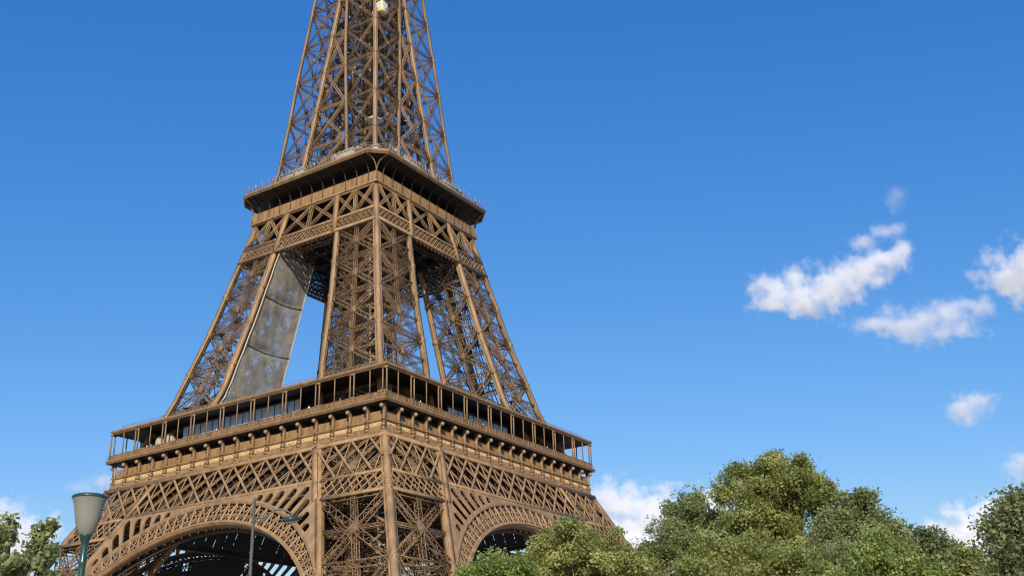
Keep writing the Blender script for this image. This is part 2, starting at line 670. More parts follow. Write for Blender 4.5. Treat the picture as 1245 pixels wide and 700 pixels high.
# upper shaft beyond the frame
sp = MB()
zs = list(np.arange(176, 271, 8.0)) + [274]
for a, b in zip(zs[:-1], zs[1:]):
    for k in range(4):
        c, s = round(math.cos(k * HP)), round(math.sin(k * HP))
        rot = lambda p: (p[0] * c - p[1] * s, p[0] * s + p[1] * c, p[2])
        A1, A2, B1, B2 = [rot(F(u_ * w(z_), z_)) for u_, z_ in ((-1, a), (1, a), (-1, b), (1, b))]
        nr = rot((0, -1, 0))
        sp.bar(A2, B2, .6)
        sp.truss(A1, B2, .5, .4, nr, .1, .07)
        sp.truss(A2, B1, .5, .4, nr, .1, .07)
        sp.truss(A1, A2, .5, .4, nr, .1, .07)
        sp.bar(rot(F(0, a)), rot(F(0, b)), .4)
sp.lathe((0, 0, 274), [(0, 0), (5, 0), (8.2, 2.5), (8.2, 6), (5, 6.2), (4.5, 10), (2.5, 13), (1.2, 16), (.5, 24), (.1, 50), (0, 50)], 8)
sp.build('upper_shaft', IRON, tower)

# --- lower face: arch ring, spandrels, big lattice girder.  slant coordinate s along the leg plane
SL = math.hypot(1, .5)


def slant(pts2d, d=0.0):
    out = []
    for (u_, s_, t_) in pts2d:
        z = 40 + s_ / SL
        y = -(60.05 - .5 * z)
        out.append((u_, y - (d + t_) / SL, z + (d + t_) * .5 / SL))
    return out


def sz(z): return (z - 40) * SL


CI, RI = -38.06, 37.5        # inner circle (centre in s, radius)
CO, RO = -33.3, 37.2         # outer circle


def arcpt(c, r_, th): return (r_ * math.sin(th), c + r_ * math.cos(th))


def colu(s_):                 # inner edge of the leg in the face plane
    z = 40 + s_ / SL
    return 60.05 - .5 * z - 15.0


TH = 1.12


def build_arch():
    """returns meshes: ring lattice, inner rim, outer rim, spandrel plate"""
    n = 90
    ths = np.linspace(-TH, TH, n + 1)
    rim_i, rim_o, lat, bck = MB(), MB(), MB(), MB()
    for (c, r_, wd, mb, dep) in ((CI, RI + .3, .62, rim_i, 1.5), (CO, RO - .22, .5, rim_o, .9)):
        vv = []
        for th in ths:
            for dr, t in ((-wd / 2, .25), (wd / 2, .25), (wd / 2, .25 - dep), (-wd / 2, .25 - dep)):
                p = arcpt(c, r_ + dr, th)
                vv.append((p[0], p[1], t))
        ff = [[i * 4 + k, i * 4 + (k + 1) % 4, i * 4 + 4 + (k + 1) % 4, i * 4 + 4 + k] for i in range(n) for k in range(4)]
        mb.poly(slant(vv), ff)
    # thin raised lip on the inner rim
    vv = []
    for th in ths:
        for dr, t in ((-.12, .42), (.12, .42), (.12, .25), (-.12, .25)):
            p = arcpt(CI, RI + .12 + dr, th)
            vv.append((p[0], p[1], t))
    rim_i.poly(slant(vv), [[i * 4 + k, i * 4 + (k + 1) % 4, i * 4 + 4 + (k + 1) % 4, i * 4 + 4 + k] for i in range(n) for k in range(4)])
    # radial cells
    m = 44
    tt = np.linspace(-TH, TH, m + 1)

    def seg(p, q, wd, dp=.25, t=0.0):
        a, b = slant([(p[0], p[1], t), (q[0], q[1], t)])
        (bck if t < -1 else lat).bar(a, b, wd, dp, (0, -1, .5), 0)
    pin = [arcpt(CI, RI + .5, th) for th in tt]
    pout = []
    for th in tt:               # outer end of each radial on the outer circle
        dx, dy = math.sin(th), math.cos(th)
        # solve |(0,CI)+t*(dx,dy)-(0,CO)|=RO-.4
        k = CI - CO
        bb = k * dy
        t_ = -bb + math.sqrt(bb * bb - k * k + (RO - .4) ** 2)
        pout.append((t_ * dx, CI + t_ * dy))
    for t in (0.05, -2.4):
        for i in range(m + 1):
            seg(pin[i], pout[i], .36 if t > -1 else .3, .3, t)
        for i in range(m):
            a, b, c, d = [np.array(p) for p in (pin[i], pin[i + 1], pout[i + 1], pout[i])]
            mid_o, mid_i = (c + d) / 2, (a + b) / 2
            seg(a, c, .14, .14, t)
            seg(b, d, .14, .14, t)
            if t > -1:
                f = lambda x, y: (1 - y) * ((1 - x) * a + x * b) + y * ((1 - x) * d + x * c)
                # scroll work: small hoop and cross tie inside each cell
                hoop = [f(.5 + .27 * math.cos(q), .68 + .17 * math.sin(q)) for q in np.linspace(0, 2 * math.pi, 9)]
                for p, q in zip(hoop[:-1], hoop[1:]):
                    seg(p, q, .12, .12, t)
                seg(f(0, .36), f(1, .36), .16, .14, t)
                seg(f(.5, 0), f(.5, .5), .12, .12, t)
    # back rim so the arch has depth
    for c, r_ in ((CI, RI + .3), (CO, RO - .22)):
        for i in range(n):
            p, q = arcpt(c, r_, ths[i]), arcpt(c, r_, ths[i + 1])
            a, b = slant([(p[0], p[1], -2.5), (q[0], q[1], -2.5)])
            bck.bar(a, b, .5, .4, (0, -1, .5), 0)
    for i in range(m + 1):
        for pp in (pin, pout):
            a, b = slant([(*pp[i], 0), (*pp[i], -2.5)])
            bck.bar(a, b, .25, .25, (0, 0, 1), 0)
    # dark sheets added behind the ring to darken its cells, a few left open
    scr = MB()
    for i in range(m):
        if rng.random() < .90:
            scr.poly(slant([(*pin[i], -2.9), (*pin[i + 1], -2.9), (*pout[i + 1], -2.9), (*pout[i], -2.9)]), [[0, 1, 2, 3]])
    # spandrel plates with radial round-headed openings
    plate = MB()
    top = sz(44.35)
    for sg in (1, -1):
        th_end = None
        arc = []
        for th in np.linspace(0, 1.2, 160):
            p = arcpt(CO, RO - .02, th)
            arc.append(p)
            if p[0] >= colu(p[1]) - .05:
                break
        outer = [(0, top), (colu(top), top), (colu(arc[-1][1]), arc[-1][1])] + arc[::-1]
        loops = [outer]
        step = 2.25 / RO
        th = 0.18
        while th < 1.0:
            wd = .78
            c = (0, CO)
            dx, dy = math.sin(th), math.cos(th)
            nx, ny = dy, -dx
            # longest slot that stays inside
            Lm = 0
            for L in np.arange(RO + .7, RO + 9, .1):
                ok = True
                for e in (-wd, wd):
                    x, y = dx * L + nx * e, CO + dy * L + ny * e
                    if y > top - .85 or x > colu(y) - .75:
                        ok = False
                if not ok:
                    break
                Lm = L
            lo = RO + .40
            if Lm - wd > lo + .25:
                hole = [(dx * lo + nx * e, CO + dy * lo + ny * e) for e in (-wd, wd)]
                for q in np.linspace(0, math.pi, 9):
                    L = Lm - wd + wd * math.sin(q)
                    e = wd * math.cos(q)
                    hole.append((dx * L + nx * e, CO + dy * L + ny * e))
                loops.append(hole)
            th += step
        loops = [[(p[0] * sg, p[1]) for p in lp] for lp in loops]
        v2, f2 = fill2d(loops, .30)
        plate.poly(slant(v2), f2)
        # rib bars behind the openings, at the back plane
        for th in np.arange(.15, 1.0, .09):
            p = arcpt(CO, RO, th)
            q = arcpt(CO, RO + 5, th)
            if q[1] < top and q[0] < colu(q[1]):
                a, b = slant([(p[0] * sg, p[1], -2.4), (q[0] * sg, q[1], -2.4)])
                bck.bar(a, b, .3, .3, (0, -1, .5), 0)
    return (lat.mesh('arch_lattice', IRON), rim_i.mesh('arch', IRON), rim_o.mesh('arch_rim', TRIM), plate.mesh('spandrel', IRON), bck.mesh('arch_back', CORE), scr.mesh('arch_shade_sheet', DARKM))  # arch back and its sheets are coloured dark to stand for shade


a_lat, a_in, a_out, a_sp, a_bk, a_sc = build_arch()


def clip_line(p, q, inside, n=60):
    """longest run of the segment p-q that lies inside"""
    ts = np.linspace(0, 1, n)
    best, cur = None, None
    for t in ts:
        x = (p[0] + (q[0] - p[0]) * t, p[1] + (q[1] - p[1]) * t)
        if inside(*x):
            cur = (cur[0], t) if cur else (t, t)
            if best is None or cur[1] - cur[0] > best[1] - best[0]:
                best = cur
        else:
            cur = None
    if best is None or best[1] - best[0] < .03:
        return None
    f = lambda t: (p[0] + (q[0] - p[0]) * t, p[1] + (q[1] - p[1]) * t)
    return f(best[0]), f(best[1])


def build_face_girder(mir):
    gmesh = MB()
    DK = MB()
    BK = MB()
    zt, zb, zl = 50.7, 43.75, 40.3

    def P(u_, z, d=0.0):
        return slant([(u_ * mir, sz(z), d)])[0]

    def hbar(z, u1, u2, wd, dp, d=0.1):
        gmesh.bar(P(u1, z, d), P(u2, z, d), wd, dp, (0, -1, .5))
    nr = (0, -1, .5)
    hbar(zt - .1, -w(zt), w(zt), .7, .5)
    hbar(zb, -w(zb) + .9, -w(zb) + 13.85, .5, .4)
    hbar(zb, w(zb) - 13.85, w(zb) - .9, .5, .4)
    hbar(zb + .25, -w(zb) + 15, w(zb) - 15, .5, .4)
    for sg in (-1, 1):
        hbar(zl, sg * (w(zl) - 13.85), sg * (w(zl) - .9), .46, .4)
    uw = lambda z: 60.05 - .5 * z - .6
    H = zt - zb
    ins = lambda x, y: zb <= y <= zt and abs(x) <= uw(y)
    step = BAY / 2
    for lay, t, sc in ((0, .12, 1.0), (1, -2.2, .7)):
        tgt = BK if lay else gmesh
        for k in range(-14, 15):
            u1 = k * step + .35 + (.9 if lay else 0)
            sgm = clip_line((u1, zt), (u1 + 2 * step, zb), ins)           # broad raking bars
            if sgm:
                tgt.bar(P(*sgm[0], t), P(*sgm[1], t), .40 * sc, .3, nr, 0)
            for off in (-.36, .36):                                       # twin counter bars
                sgm = clip_line((u1 + off * .9, zt), (u1 - 2 * step + off, zb), ins)
                if sgm:
                    tgt.bar(P(*sgm[0], t - .2), P(*sgm[1], t - .2), .17 * sc, .14, nr, 0)
            sgm = clip_line((u1, zt), (u1, zb), ins)
            if sgm:
                tgt.bar(P(*sgm[0], t - .1), P(*sgm[1], t - .1), .22 * sc, .16, nr, 0)
    # fine lower belt across each leg
    for sg in (-1, 1):
        ins2 = lambda x, y: zl <= y <= zb and w(y) - 14.0 <= x * sg <= w(y) - .6
        for k in range(-30, 31):
            u1 = k * 1.75
            for dx, wd, t in ((-1.6, .26, .12), (1.6, .22, .0)):
                for off in (0, -1.3):
                    sgm = clip_line((u1 - dx, zt - 7 if 0 else zb), (u1 + dx, zl), ins2)
                    if sgm:
                        (BK if off else gmesh).bar(P(*sgm[0], t + off), P(*sgm[1], t + off), wd, .18, nr, 0)
        # inner leg edge plate through the girder
        for a, b in ((zl, zb), (zb, zt)):
            gmesh.bar(P(sg * (w(a) - 15), a, .2), P(sg * (w(b) - 15), b, .2), 1.0, .3, nr)
    # dark plates added behind the lattice to black out its background
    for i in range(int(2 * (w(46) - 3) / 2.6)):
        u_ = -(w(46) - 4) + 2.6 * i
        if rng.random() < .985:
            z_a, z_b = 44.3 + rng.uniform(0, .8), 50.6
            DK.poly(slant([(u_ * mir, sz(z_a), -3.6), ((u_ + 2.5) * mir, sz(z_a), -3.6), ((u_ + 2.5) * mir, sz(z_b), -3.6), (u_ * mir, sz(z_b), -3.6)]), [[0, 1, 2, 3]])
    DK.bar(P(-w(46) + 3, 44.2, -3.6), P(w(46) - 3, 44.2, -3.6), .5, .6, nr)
    # back chord
    for z in (zt - .2, zb):
        gmesh.bar(P(-uw(z), z, -2.2), P(uw(z), z, -2.2), .6, .5, nr)
    return gmesh.mesh('face_girder', IRON), DK.mesh('girder_shade_sheet', DARKM), BK.mesh('back_lattice', CORE)  # plates and rear lattice carry shade in their colour


girders = {1: build_face_girder(1), -1: build_face_girder(-1)}
for k in range(4):
    o = link('arch', a_in, tower, k * HP)
    link('arch_rim', a_out, o)
    link('arch_lattice', a_lat, o)
    link('arch_back', a_bk, o)
    link('arch_shade_sheet', a_sc, o)
    link('spandrel', a_sp, o)
    gi = girders[1 if k % 2 == 0 else -1]
    o = link('face_girder', gi[0], tower, k * HP)
    link('girder_shade_sheet', gi[1], o)
    link('back_lattice', gi[2], o)

# --- frieze under the first floor: cornice, coved panels, consoles with balls, gold names
def prof_strip(mb, prof, half):
    """prof: list of (half width from the axis, z); runs mitred along one face"""
    vv = []
    for (d, z) in prof:
        vv += [(-d, -d, z), (d, -d, z)]
    mb.poly(vv, [[2 * i, 2 * i + 1, 2 * i + 3, 2 * i + 2] for i in range(len(prof) - 1)])


NAMES0 = ['SEGUIN', 'LALANDE', 'TRESCA', 'PONCELET', 'BRESSE', 'LAGRANGE', 'BELANGER', 'CUVIER', 'LAPLACE',
          'DULONG', 'CHASLES', 'LAVOISIER', 'AMPERE', 'CHEVREUL', 'FLACHAT', 'NAVIER', 'LEGENDRE', 'CHAPTAL']
NAMES1 = ['JAMIN', 'GAY-LUSSAC', 'FIZEAU', 'SCHNEIDER', 'LE CHATELIER', 'BERTHIER', 'BARRAL', 'DE DION', 'GOUIN',
          'JOUSSELIN', 'BROCA', 'BECQUEREL', 'CORIOLIS', 'CAIL', 'TRIGER', 'GIFFARD', 'PERRIER', 'STURM']


def text_mesh(s, wmax, h):
    cu = bpy.data.curves.new('letters', 'FONT')
    cu.body = s
    cu.align_x = 'CENTER'
    cu.align_y = 'CENTER'
    cu.extrude = .04
    cu.offset = .02
    cu.resolution_u = 2
    ob = bpy.data.objects.new('letters', cu)
    me = bpy.data.meshes.new_from_object(ob)
    bpy.data.objects.remove(ob)
    co = np.zeros(len(me.vertices) * 3)
    me.vertices.foreach_get('co', co)
    co = co.reshape(-1, 3)
    co[:, :2] -= (co[:, :2].max(0) + co[:, :2].min(0)) / 2
    ext = np.maximum(co[:, :2].max(0) - co[:, :2].min(0), 1e-3)
    co[:, 1] *= h / ext[1]
    co[:, 0] *= min(wmax / ext[0], 1.15 * h / ext[1])
    me.vertices.foreach_set('co', co.ravel())
    me.materials.clear()
    me.materials.append(GOLD)
    return me


fz = MB()
prof_strip(fz, [(33.2, 50.2), (34.35, 50.25), (34.35, 50.55), (34.1, 50.75), (34.1, 51.25), (34.3, 51.35), (34.3, 51.6), (33.95, 51.75),
                (33.9, 52.25), (33.62, 52.3), (33.62, 53.35), (33.95, 53.42), (33.95, 53.66), (33.5, 53.8), (33.45, 55.15), (33.3, 55.2), (31.5, 55.2)], 0)
fz_me = fz.mesh('frieze', FRIEZE)
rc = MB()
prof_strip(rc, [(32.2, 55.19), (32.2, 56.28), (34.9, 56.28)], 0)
rc_me = rc.mesh('soffit', DARKM)  # recess shade put into the soffit colour
band = MB()
prof_strip(band, [(33.66, 52.38), (33.66, 53.28)], 0)
band_me = band.mesh('name_band', GILT)
con = MB()
con.bar((0, -33.7, 52.2), (0, -33.8, 56.2), .34, .7, (0, 1, 0))
con.box((0, -34.0, 52.55), .62, .55, .5)
con.box((0, -34.02, 53.5), .58, .55, .22)
con.box((0, -34.05, 51.95), .62, .4, .42)
con.poly([(x, y, z) for x in (-.15, .15) for (y, z) in ((-33.7, 54.5), (-33.95, 54.7), (-34.45, 55.5), (-34.5, 56.26), (-33.7, 56.26))],
         [[0, 1, 2, 3, 4], [9, 8, 7, 6, 5]] + [[i, 5 + i, 5 + (i + 1) % 5, (i + 1) % 5] for i in range(5)])
con_me = con.mesh('console', FRIEZE)
ball = MB()
ball.lathe((0, -34.55, 55.62), [(0.01, -.37)] + [(.37 * math.sin(q), -.37 * math.cos(q)) for q in np.linspace(.3, 2.85, 9)] + [(.01, .37)], 12)
ball_me = ball.mesh('console_ball', mat('weathered_ball', (0.27, 0.195, 0.135), .45))
for k in range(4):
    o = link('frieze', fz_me, tower, k * HP)
    link('name_band', band_me, o)
    link('soffit', rc_me, o)
    for i in range(19 if 1 else 0):
        if i == 18:
            continue
        c = link('console', con_me, o)
        c.location.x = -34.0 + 68.0 * (i + .5) / 18 - 68.0 / 36 + 68 / 18
        if i == 17:
            c.location.x = 33.75
        b_ = link('console_ball', ball_me, o)
        b_.location.x = c.location.x
    if k < 2:
        for i, nm in enumerate(NAMES0 if k == 0 else NAMES1):
            me = text_mesh(nm, 2.7, .66)
            t = link('lettering', me, o)
            t.rotation_euler = (HP, 0, 0)
            t.location = (-34.0 + 68.0 * (i + .5) / 18, -33.70, 52.83)

# --- first floor deck, gallery
dk = MB()
ho, hi = 34.6, 15.0
for k in range(4):
    c, s = round(math.cos(k * HP)), round(math.sin(k * HP))
    rot = lambda p: (p[0] * c - p[1] * s, p[0] * s + p[1] * c, p[2])
    vv = [rot(p) for z in (56.3, 56.85) for p in ((-ho, -ho, z), (ho, -ho, z), (hi, -hi, z), (-hi, -hi, z))]
    dk.poly(vv, [[3, 2, 1, 0], [4, 5, 6, 7], [2, 3, 7, 6]])
    # trusses under the floor
    for yy, dep in ((-31, 4.6), (-20, 5.2), (-15.2, 4.6), (-25.5, 3.0)):
        L = abs(yy)
        dk.truss(rot((-L, yy, 56.2 - dep / 2)), rot((L, yy, 56.2 - dep / 2)), 1.0, dep, rot((0, 0, 1)), .28, .2, .5)
    for xx in np.arange(-30, 31, 5.0):
        L = max(abs(xx), 15)
        if L < 32:
            dk.bar(rot((xx, -33, 55.6)), rot((xx, -L, 55.6)), .3, 1.1)
            dk.truss(rot((xx, -33, 53.6)), rot((xx, -L + .01, 53.6)), .5, 2.4, (0, 0, 1), .16, .14, .7) if L < 30 else None
dk.build('first_floor', DECK, tower)

fl = MB()      # fascia, parapet
prof_strip(fl, [(34.4, 56.29), (35.03, 56.3), (35.03, 56.62), (35.12, 56.66), (35.12, 56.92), (34.85, 56.96), (34.7, 57.0), (34.5, 57.0)], 0)
fl_me = fl.mesh('gallery', TRIM)
rail = MB()
prof_strip(rail, [(34.66, 57.9), (34.72, 57.9), (34.72, 58.02), (34.6, 58.02), (34.6, 57.9), (34.66, 57.9)], 0)
prof_strip(rail, [(34.62, 57.02), (34.62, 57.92)], 0)
for x in np.arange(-34.4, 34.5, .97):
    rail.bar((x, -34.66, 57), (x, -34.66, 57.95), .12, .1, (0, 1, 0))
    rail.bar((x, -34.67, 57.1), (x + .97, -34.67, 57.85), .05, .04, (0, 1, 0), 0)
    rail.bar((x + .97, -34.67, 57.1), (x, -34.67, 57.85), .05, .04, (0, 1, 0), 0)
rail_me = rail.mesh('parapet', FRIEZE)
rf = MB()
prof_strip(rf, [(28.2, 62.75), (34.3, 62.2), (34.62, 62.2), (34.62, 62.5), (34.86, 62.55), (34.86, 62.95), (34.5, 63.1), (28.2, 63.45)], 0)
for i in range(NB * 2 + 1):
    x = -34.2 + 68.4 * i / (NB * 2)
    rf.bar((x, -34.3, 62.3), (x, -28.6, 62.66), .12, .2) if abs(x) < 28 else None
rf_me = rf.mesh('gallery_roof', TRIM)
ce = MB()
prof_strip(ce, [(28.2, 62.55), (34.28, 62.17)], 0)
ce_me = ce.mesh('ceiling', DARKM)  # black sheet over the roof underside, shade put into its colour
post = MB()
for dx in (-.42, .42):
    post.bar((dx, -34.45, 57.0), (dx, -34.45, 62.25), .20, .22, (0, 1, 0))
post.box((0, -34.45, 62.1), 1.25, .34, .3)
post.box((0, -34.45, 58.1), 1.1, .3, .16)
post_me = post.mesh('gallery_post', TRIM)
slim = MB()
slim.bar((0, -34.45, 57.0), (0, -34.45, 62.25), .17, .17, (0, 1, 0))
slim_me = slim.mesh('slim_post', TRIM)
tops = MB()    # little fence on the gallery roof edge
for x in np.arange(-33, 33.1, 1.1):
    tops.bar((x, -33.4, 63.2), (x, -33.4, 64.0), .06)
tops.bar((-33.4, -33.4, 64.0), (33.4, -33.4, 64.0), .05)
tops_me = tops.mesh('roof_fence', TRIM)
for k in range(4):
    o = link('gallery', fl_me, tower, k * HP)
    link('parapet', rail_me, o)
    link('gallery_roof', rf_me, o)
    link('roof_fence', tops_me, o)
    link('ceiling', ce_me, o)
    for i in range(NB):
        p = link('gallery_post', post_me, o)
        p.location.x = -35.0 + BAY * (i + 1) if i < NB - 1 else 34.3
        q = link('slim_post', slim_me, o)
        q.location.x = -35.0 + BAY * (i + .5)

# glazed pavilions behind the gallery
def pavilion(x0, x1, y0, y1, z1, rz, curve=False):
    t = MB()
    t.poly([(x0, y0, 57), (x1, y0, 57), (x1, y1, 57), (x0, y1, 57), (x0, y0, z1), (x1, y0, z1), (x1, y1, z1 + .8), (x0, y1, z1 + .8)],
           [[4, 5, 6, 7], [3, 2, 6, 7][::-1], [0, 3, 7, 4][::-1], [1, 2, 6, 5]])
    t.bar((x0, y0, 57.15), (x1, y0, 57.15), .2, .3)
    t.bar((x0, y0, z1), (x1, y0, z1), .2, .5)
    n_ = int((x1 - x0) / 1.6)
    for i in range(n_ + 1):
        x = x0 + (x1 - x0) * i / n_
        t.bar((x, y0 - .03, 57.2), (x, y0 - .03, z1 - .2), .09, .12, (0, 1, 0))
    o = t.build('pavilion', DARKM, tower)
    o.rotation_euler.z = rz
    gl = MB()
    gl.poly([(x0, y0, 57.2), (x1, y0, 57.2), (x1, y0 + .001, z1 - .25), (x0, y0 + .001, z1 - .25)], [[0, 1, 2, 3]])
    link('glass_front', gl.mesh('glass_front', PANE), o)
    return o


for k in range(4):
    pavilion(-18.6 if k == 0 else -12.0, 12.0 if k == 0 else 8.0, -30.6, -29.6, 62.0 if k == 0 else 61.2, k * HP)
    bk = MB()          # tall dark wall added under the gallery roof to keep the interior black
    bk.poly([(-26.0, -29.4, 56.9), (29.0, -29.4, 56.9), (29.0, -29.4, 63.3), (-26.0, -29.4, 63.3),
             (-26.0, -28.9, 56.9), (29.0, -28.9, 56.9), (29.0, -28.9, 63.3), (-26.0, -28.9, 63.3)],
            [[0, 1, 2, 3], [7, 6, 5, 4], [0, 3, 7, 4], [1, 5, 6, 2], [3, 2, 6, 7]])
    link('gallery_shade_wall', bk.mesh('gallery_shade_wall', DARKM), tower, k * HP)

for (x, y, r_) in ((-21.5, -31.2, 1.25), (-24.4, -31.0, 1.0)):
    m_ = MB()
    m_.lathe((x, y, 57.0), [(r_, 0), (r_, 2.3), (r_ * .97, 2.9), (r_ * .8, 3.5), (r_ * .45, 3.95), (.05, 4.1)], 14)
    m_.build('domed_kiosk', KIO, tower, smooth=True)

# --- belt below the second floor
def build_belt():
    b_ = MB()
    z0, z1, z2, z3 = 100.1, 103.1, 109.2, 109.6
    nr = (0, -1, .24)
    P = lambda u_, z, d=0.0: F(u_, z, d)
    for z, wd in ((z0, .55), (z1, .45), (z2, .5)):
        b_.bar(P(-w(z) + .4, z, .05), P(w(z) - .4, z, .05), wd, .45, nr)
    ins = lambda x, y: z0 <= y <= z1 and abs(x) <= w(y) - .5
    for d in (.05, -1.0):
        for k in range(-17, 18):
            u_ = k * 1.25
            for dx, t in ((-1.5, d), (1.5, d - .15)):
                sgm = clip_line((u_ - dx, z1), (u_ + dx, z0), ins)
                if sgm:
                    b_.bar(P(*sgm[0], t), P(*sgm[1], t), .22, .15, nr, 0)
    # trussed band above
    def us(z):
        i_, o_ = ui(z), w(z) - .5
        m_ = (i_ + o_) / 2
        return [-o_, -m_, -i_, 0, i_, m_, o_]
    A, B = us(z1), us(z2)
    for k in range(6):
        b_.truss(P(A[k], z1), P(B[k + 1], z2), .5, .4, nr, .12, .08)
        b_.truss(P(A[k + 1], z1), P(B[k], z2), .5, .4, nr, .12, .08)
    for k in (1, 3, 5):
        b_.truss(P(A[k], z1), P(B[k], z2), .6, .4, nr, .13, .08)
    # leg edges carried up to the cove
    for sg in (-1, 1):
        b_.bar(P(sg * ui(z0), z0, .1), P(sg * ui(z2), z2, .1), 1.0, .7, nr)
        b_.bar(P(sg * (w(z0) - .5), z0, .02 - .5), P(sg * (w(z2) - .5), z2, .02 - .5), 1.0, 1.0, (0, 1, 0))
    # back plane
    k_ = MB()
    for z in (z0, z1, z2):
        k_.truss(P(-w(z) + 2, z, -2.5), P(w(z) - 2, z, -2.5), 1.0, .8, nr, .15, .1)
    for k in range(6):
        k_.truss(P(A[k], z1, -2.5), P(B[k + 1], z2, -2.5), .5, .4, nr, .12, .08)
        k_.truss(P(A[k + 1], z1, -2.5), P(B[k], z2, -2.5), .5, .4, nr, .12, .08)
    return b_.mesh('upper_belt', IRON), k_.mesh('belt_back', CORE)  # back plane darkened in colour for shade


belt_me, beltb_me = build_belt()
# second platform
CH = 3.17


def oct_strip(mb, prof):
    """profile (half width, chamfer, z) swept round one face and its right-hand chamfer"""
    vv = []
    for (d, c, z) in prof:
        vv += [(-d + c, -d, z), (d - c, -d, z), (d, -d + c, z)]
    ff = []
    for i in range(len(prof) - 1):
        ff += [[3 * i, 3 * i + 1, 3 * i + 4, 3 * i + 3], [3 * i + 1, 3 * i + 2, 3 * i + 5, 3 * i + 4]]
    mb.poly(vv, ff)


cove = MB()
cprof = [(17.5, .02, 109.3), (17.75, .02, 109.3), (17.75, .02, 109.75), (17.5, .03, 109.8), (17.45, .05, 111.9)]
for q in np.linspace(0, 1, 8)[1:]:
    a = q * HP
    cprof.append((17.45 + 2.75 * (1 - math.cos(a)), .05 + (CH - .1) * (1 - math.cos(a)), 111.9 + 2.85 * math.sin(a)))
oct_strip(cove, cprof[:5] + [(17.2, .05, 111.95), (14.5, .05, 111.95)])
for x in np.arange(-17.2, 17.3, .62):
    cove.bar((x, -17.49, 109.8), (x, -17.46, 111.9), .07, .08, (0, 1, 0), 0)
cove_me = cove.mesh('cove', FRIEZE)
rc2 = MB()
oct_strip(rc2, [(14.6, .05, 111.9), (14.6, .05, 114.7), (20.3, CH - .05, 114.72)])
rc2_me = rc2.mesh('soffit', DARKM)  # upper recess blackened in colour for its shade
fas = MB()
oct_strip(fas, [(20.2, CH - .05, 114.76), (20.42, CH, 114.76), (20.42, CH, 115.2), (20.55, CH, 115.25), (20.55, CH, 115.7), (20.3, CH, 115.75), (17.0, .5, 115.75)])
fas_me = fas.mesh('platform_edge', TRIM)
rib = MB()
pr = [(d, z) for d, c, z in cprof[3:]]
for (d1, z1), (d2, z2) in zip(pr[:-1], pr[1:]):
    rib.bar((0, -d1 - .02, z1), (0, -d2 - .02, z2), .11, .3, (0, 1, 0))
rib_me = rib.mesh('cove_rib', CORE)  # ribs coloured dark for the shade under the platform lip
r2 = MB()
for z in (116.1, 116.5, 116.9):
    r2.bar((-20.3 + CH, -20.35, z), (20.3 - CH, -20.35, z), .06, .05)
    r2.bar((20.35 - CH, -20.35, z), (20.35, -20.35 + CH, z), .06, .05)
for x in np.arange(-17, 17.1, 1.0):
    r2.bar((x, -20.35, 115.75), (x, -20.35, 117.0), .07, .07)
for x in np.arange(-16.5, 17.1, 2.0):     # inward-leaning safety mesh stanchions
    r2.bar((x, -20.35, 116.9), (x, -20.0, 117.9), .07, .07)
r2_me = r2.mesh('platform_railing', KIO)
corner = MB()
for (d1, c1, z1), (d2, c2, z2) in zip(cprof[3:-1], cprof[4:]):
    for e in (0, 1):
        p1 = (d1 - c1, -d1, z1) if e == 0 else (d1, -d1 + c1, z1)
        p2 = (d2 - c2, -d2, z2) if e == 0 else (d2, -d2 + c2, z2)
        corner.bar(p1, p2, .22, .4, (1, -1, 0))
corner_me = corner.mesh('corner_rib', IRON2)
for k in range(4):
    link('belt_back', beltb_me, link('upper_belt', belt_me, tower, k * HP))
    o = link('cove', cove_me, tower, k * HP)
    link('soffit', rc2_me, o)
    link('platform_edge', fas_me, o)
    link('platform_railing', r2_me, o)
    link('corner_rib', corner_me, o)
    for i in range(11):
        q = link('cove_rib', rib_me, o)
        q.location.x = -15.4 + 30.8 * i / 10
sf = MB()
for (z, h, hole) in ((114.6, 17.4, 4.0), (109.9, 16.8, 6.0)):
    for k in range(4):
        c, s = round(math.cos(k * HP)), round(math.sin(k * HP))
        rot = lambda p: (p[0] * c - p[1] * s, p[0] * s + p[1] * c, p[2])
        sf.poly([rot(p) for p in ((-h, -h, z), (h, -h, z), (hole, -hole, z), (-hole, -hole, z))], [[0, 1, 2, 3]])
for k in range(2):
    for yy in (-12, -7, -2.4, 2.4, 7, 12):
        a, b = ((-16, yy, 106.5), (16, yy, 106.5)) if k == 0 else ((yy, -16, 106.5), (yy, 16, 106.5))
        sf.truss(a, b, 1.0, 5.0, (0, 0, 1), .22, .17, .6)
        a, b = (a[0], a[1], 101.5), (b[0], b[1], 101.5)
        sf.truss(a, b, .8, 2.4, (0, 0, 1), .18, .14, .6)
for k in range(4):
    c, s = round(math.cos(k * HP)), round(math.sin(k * HP))
    rot = lambda p: (p[0] * c - p[1] * s, p[0] * s + p[1] * c, p[2])
    sf.poly([rot(p) for p in ((-15.5, -15.5, 104.2), (15.5, -15.5, 104.2), (9, -9, 104.2), (-9, -9, 104.2))], [[0, 1, 2, 3]])
sf.build('second_floor', DARKM, tower)  # slabs and trusses coloured black for the shade beneath the platform

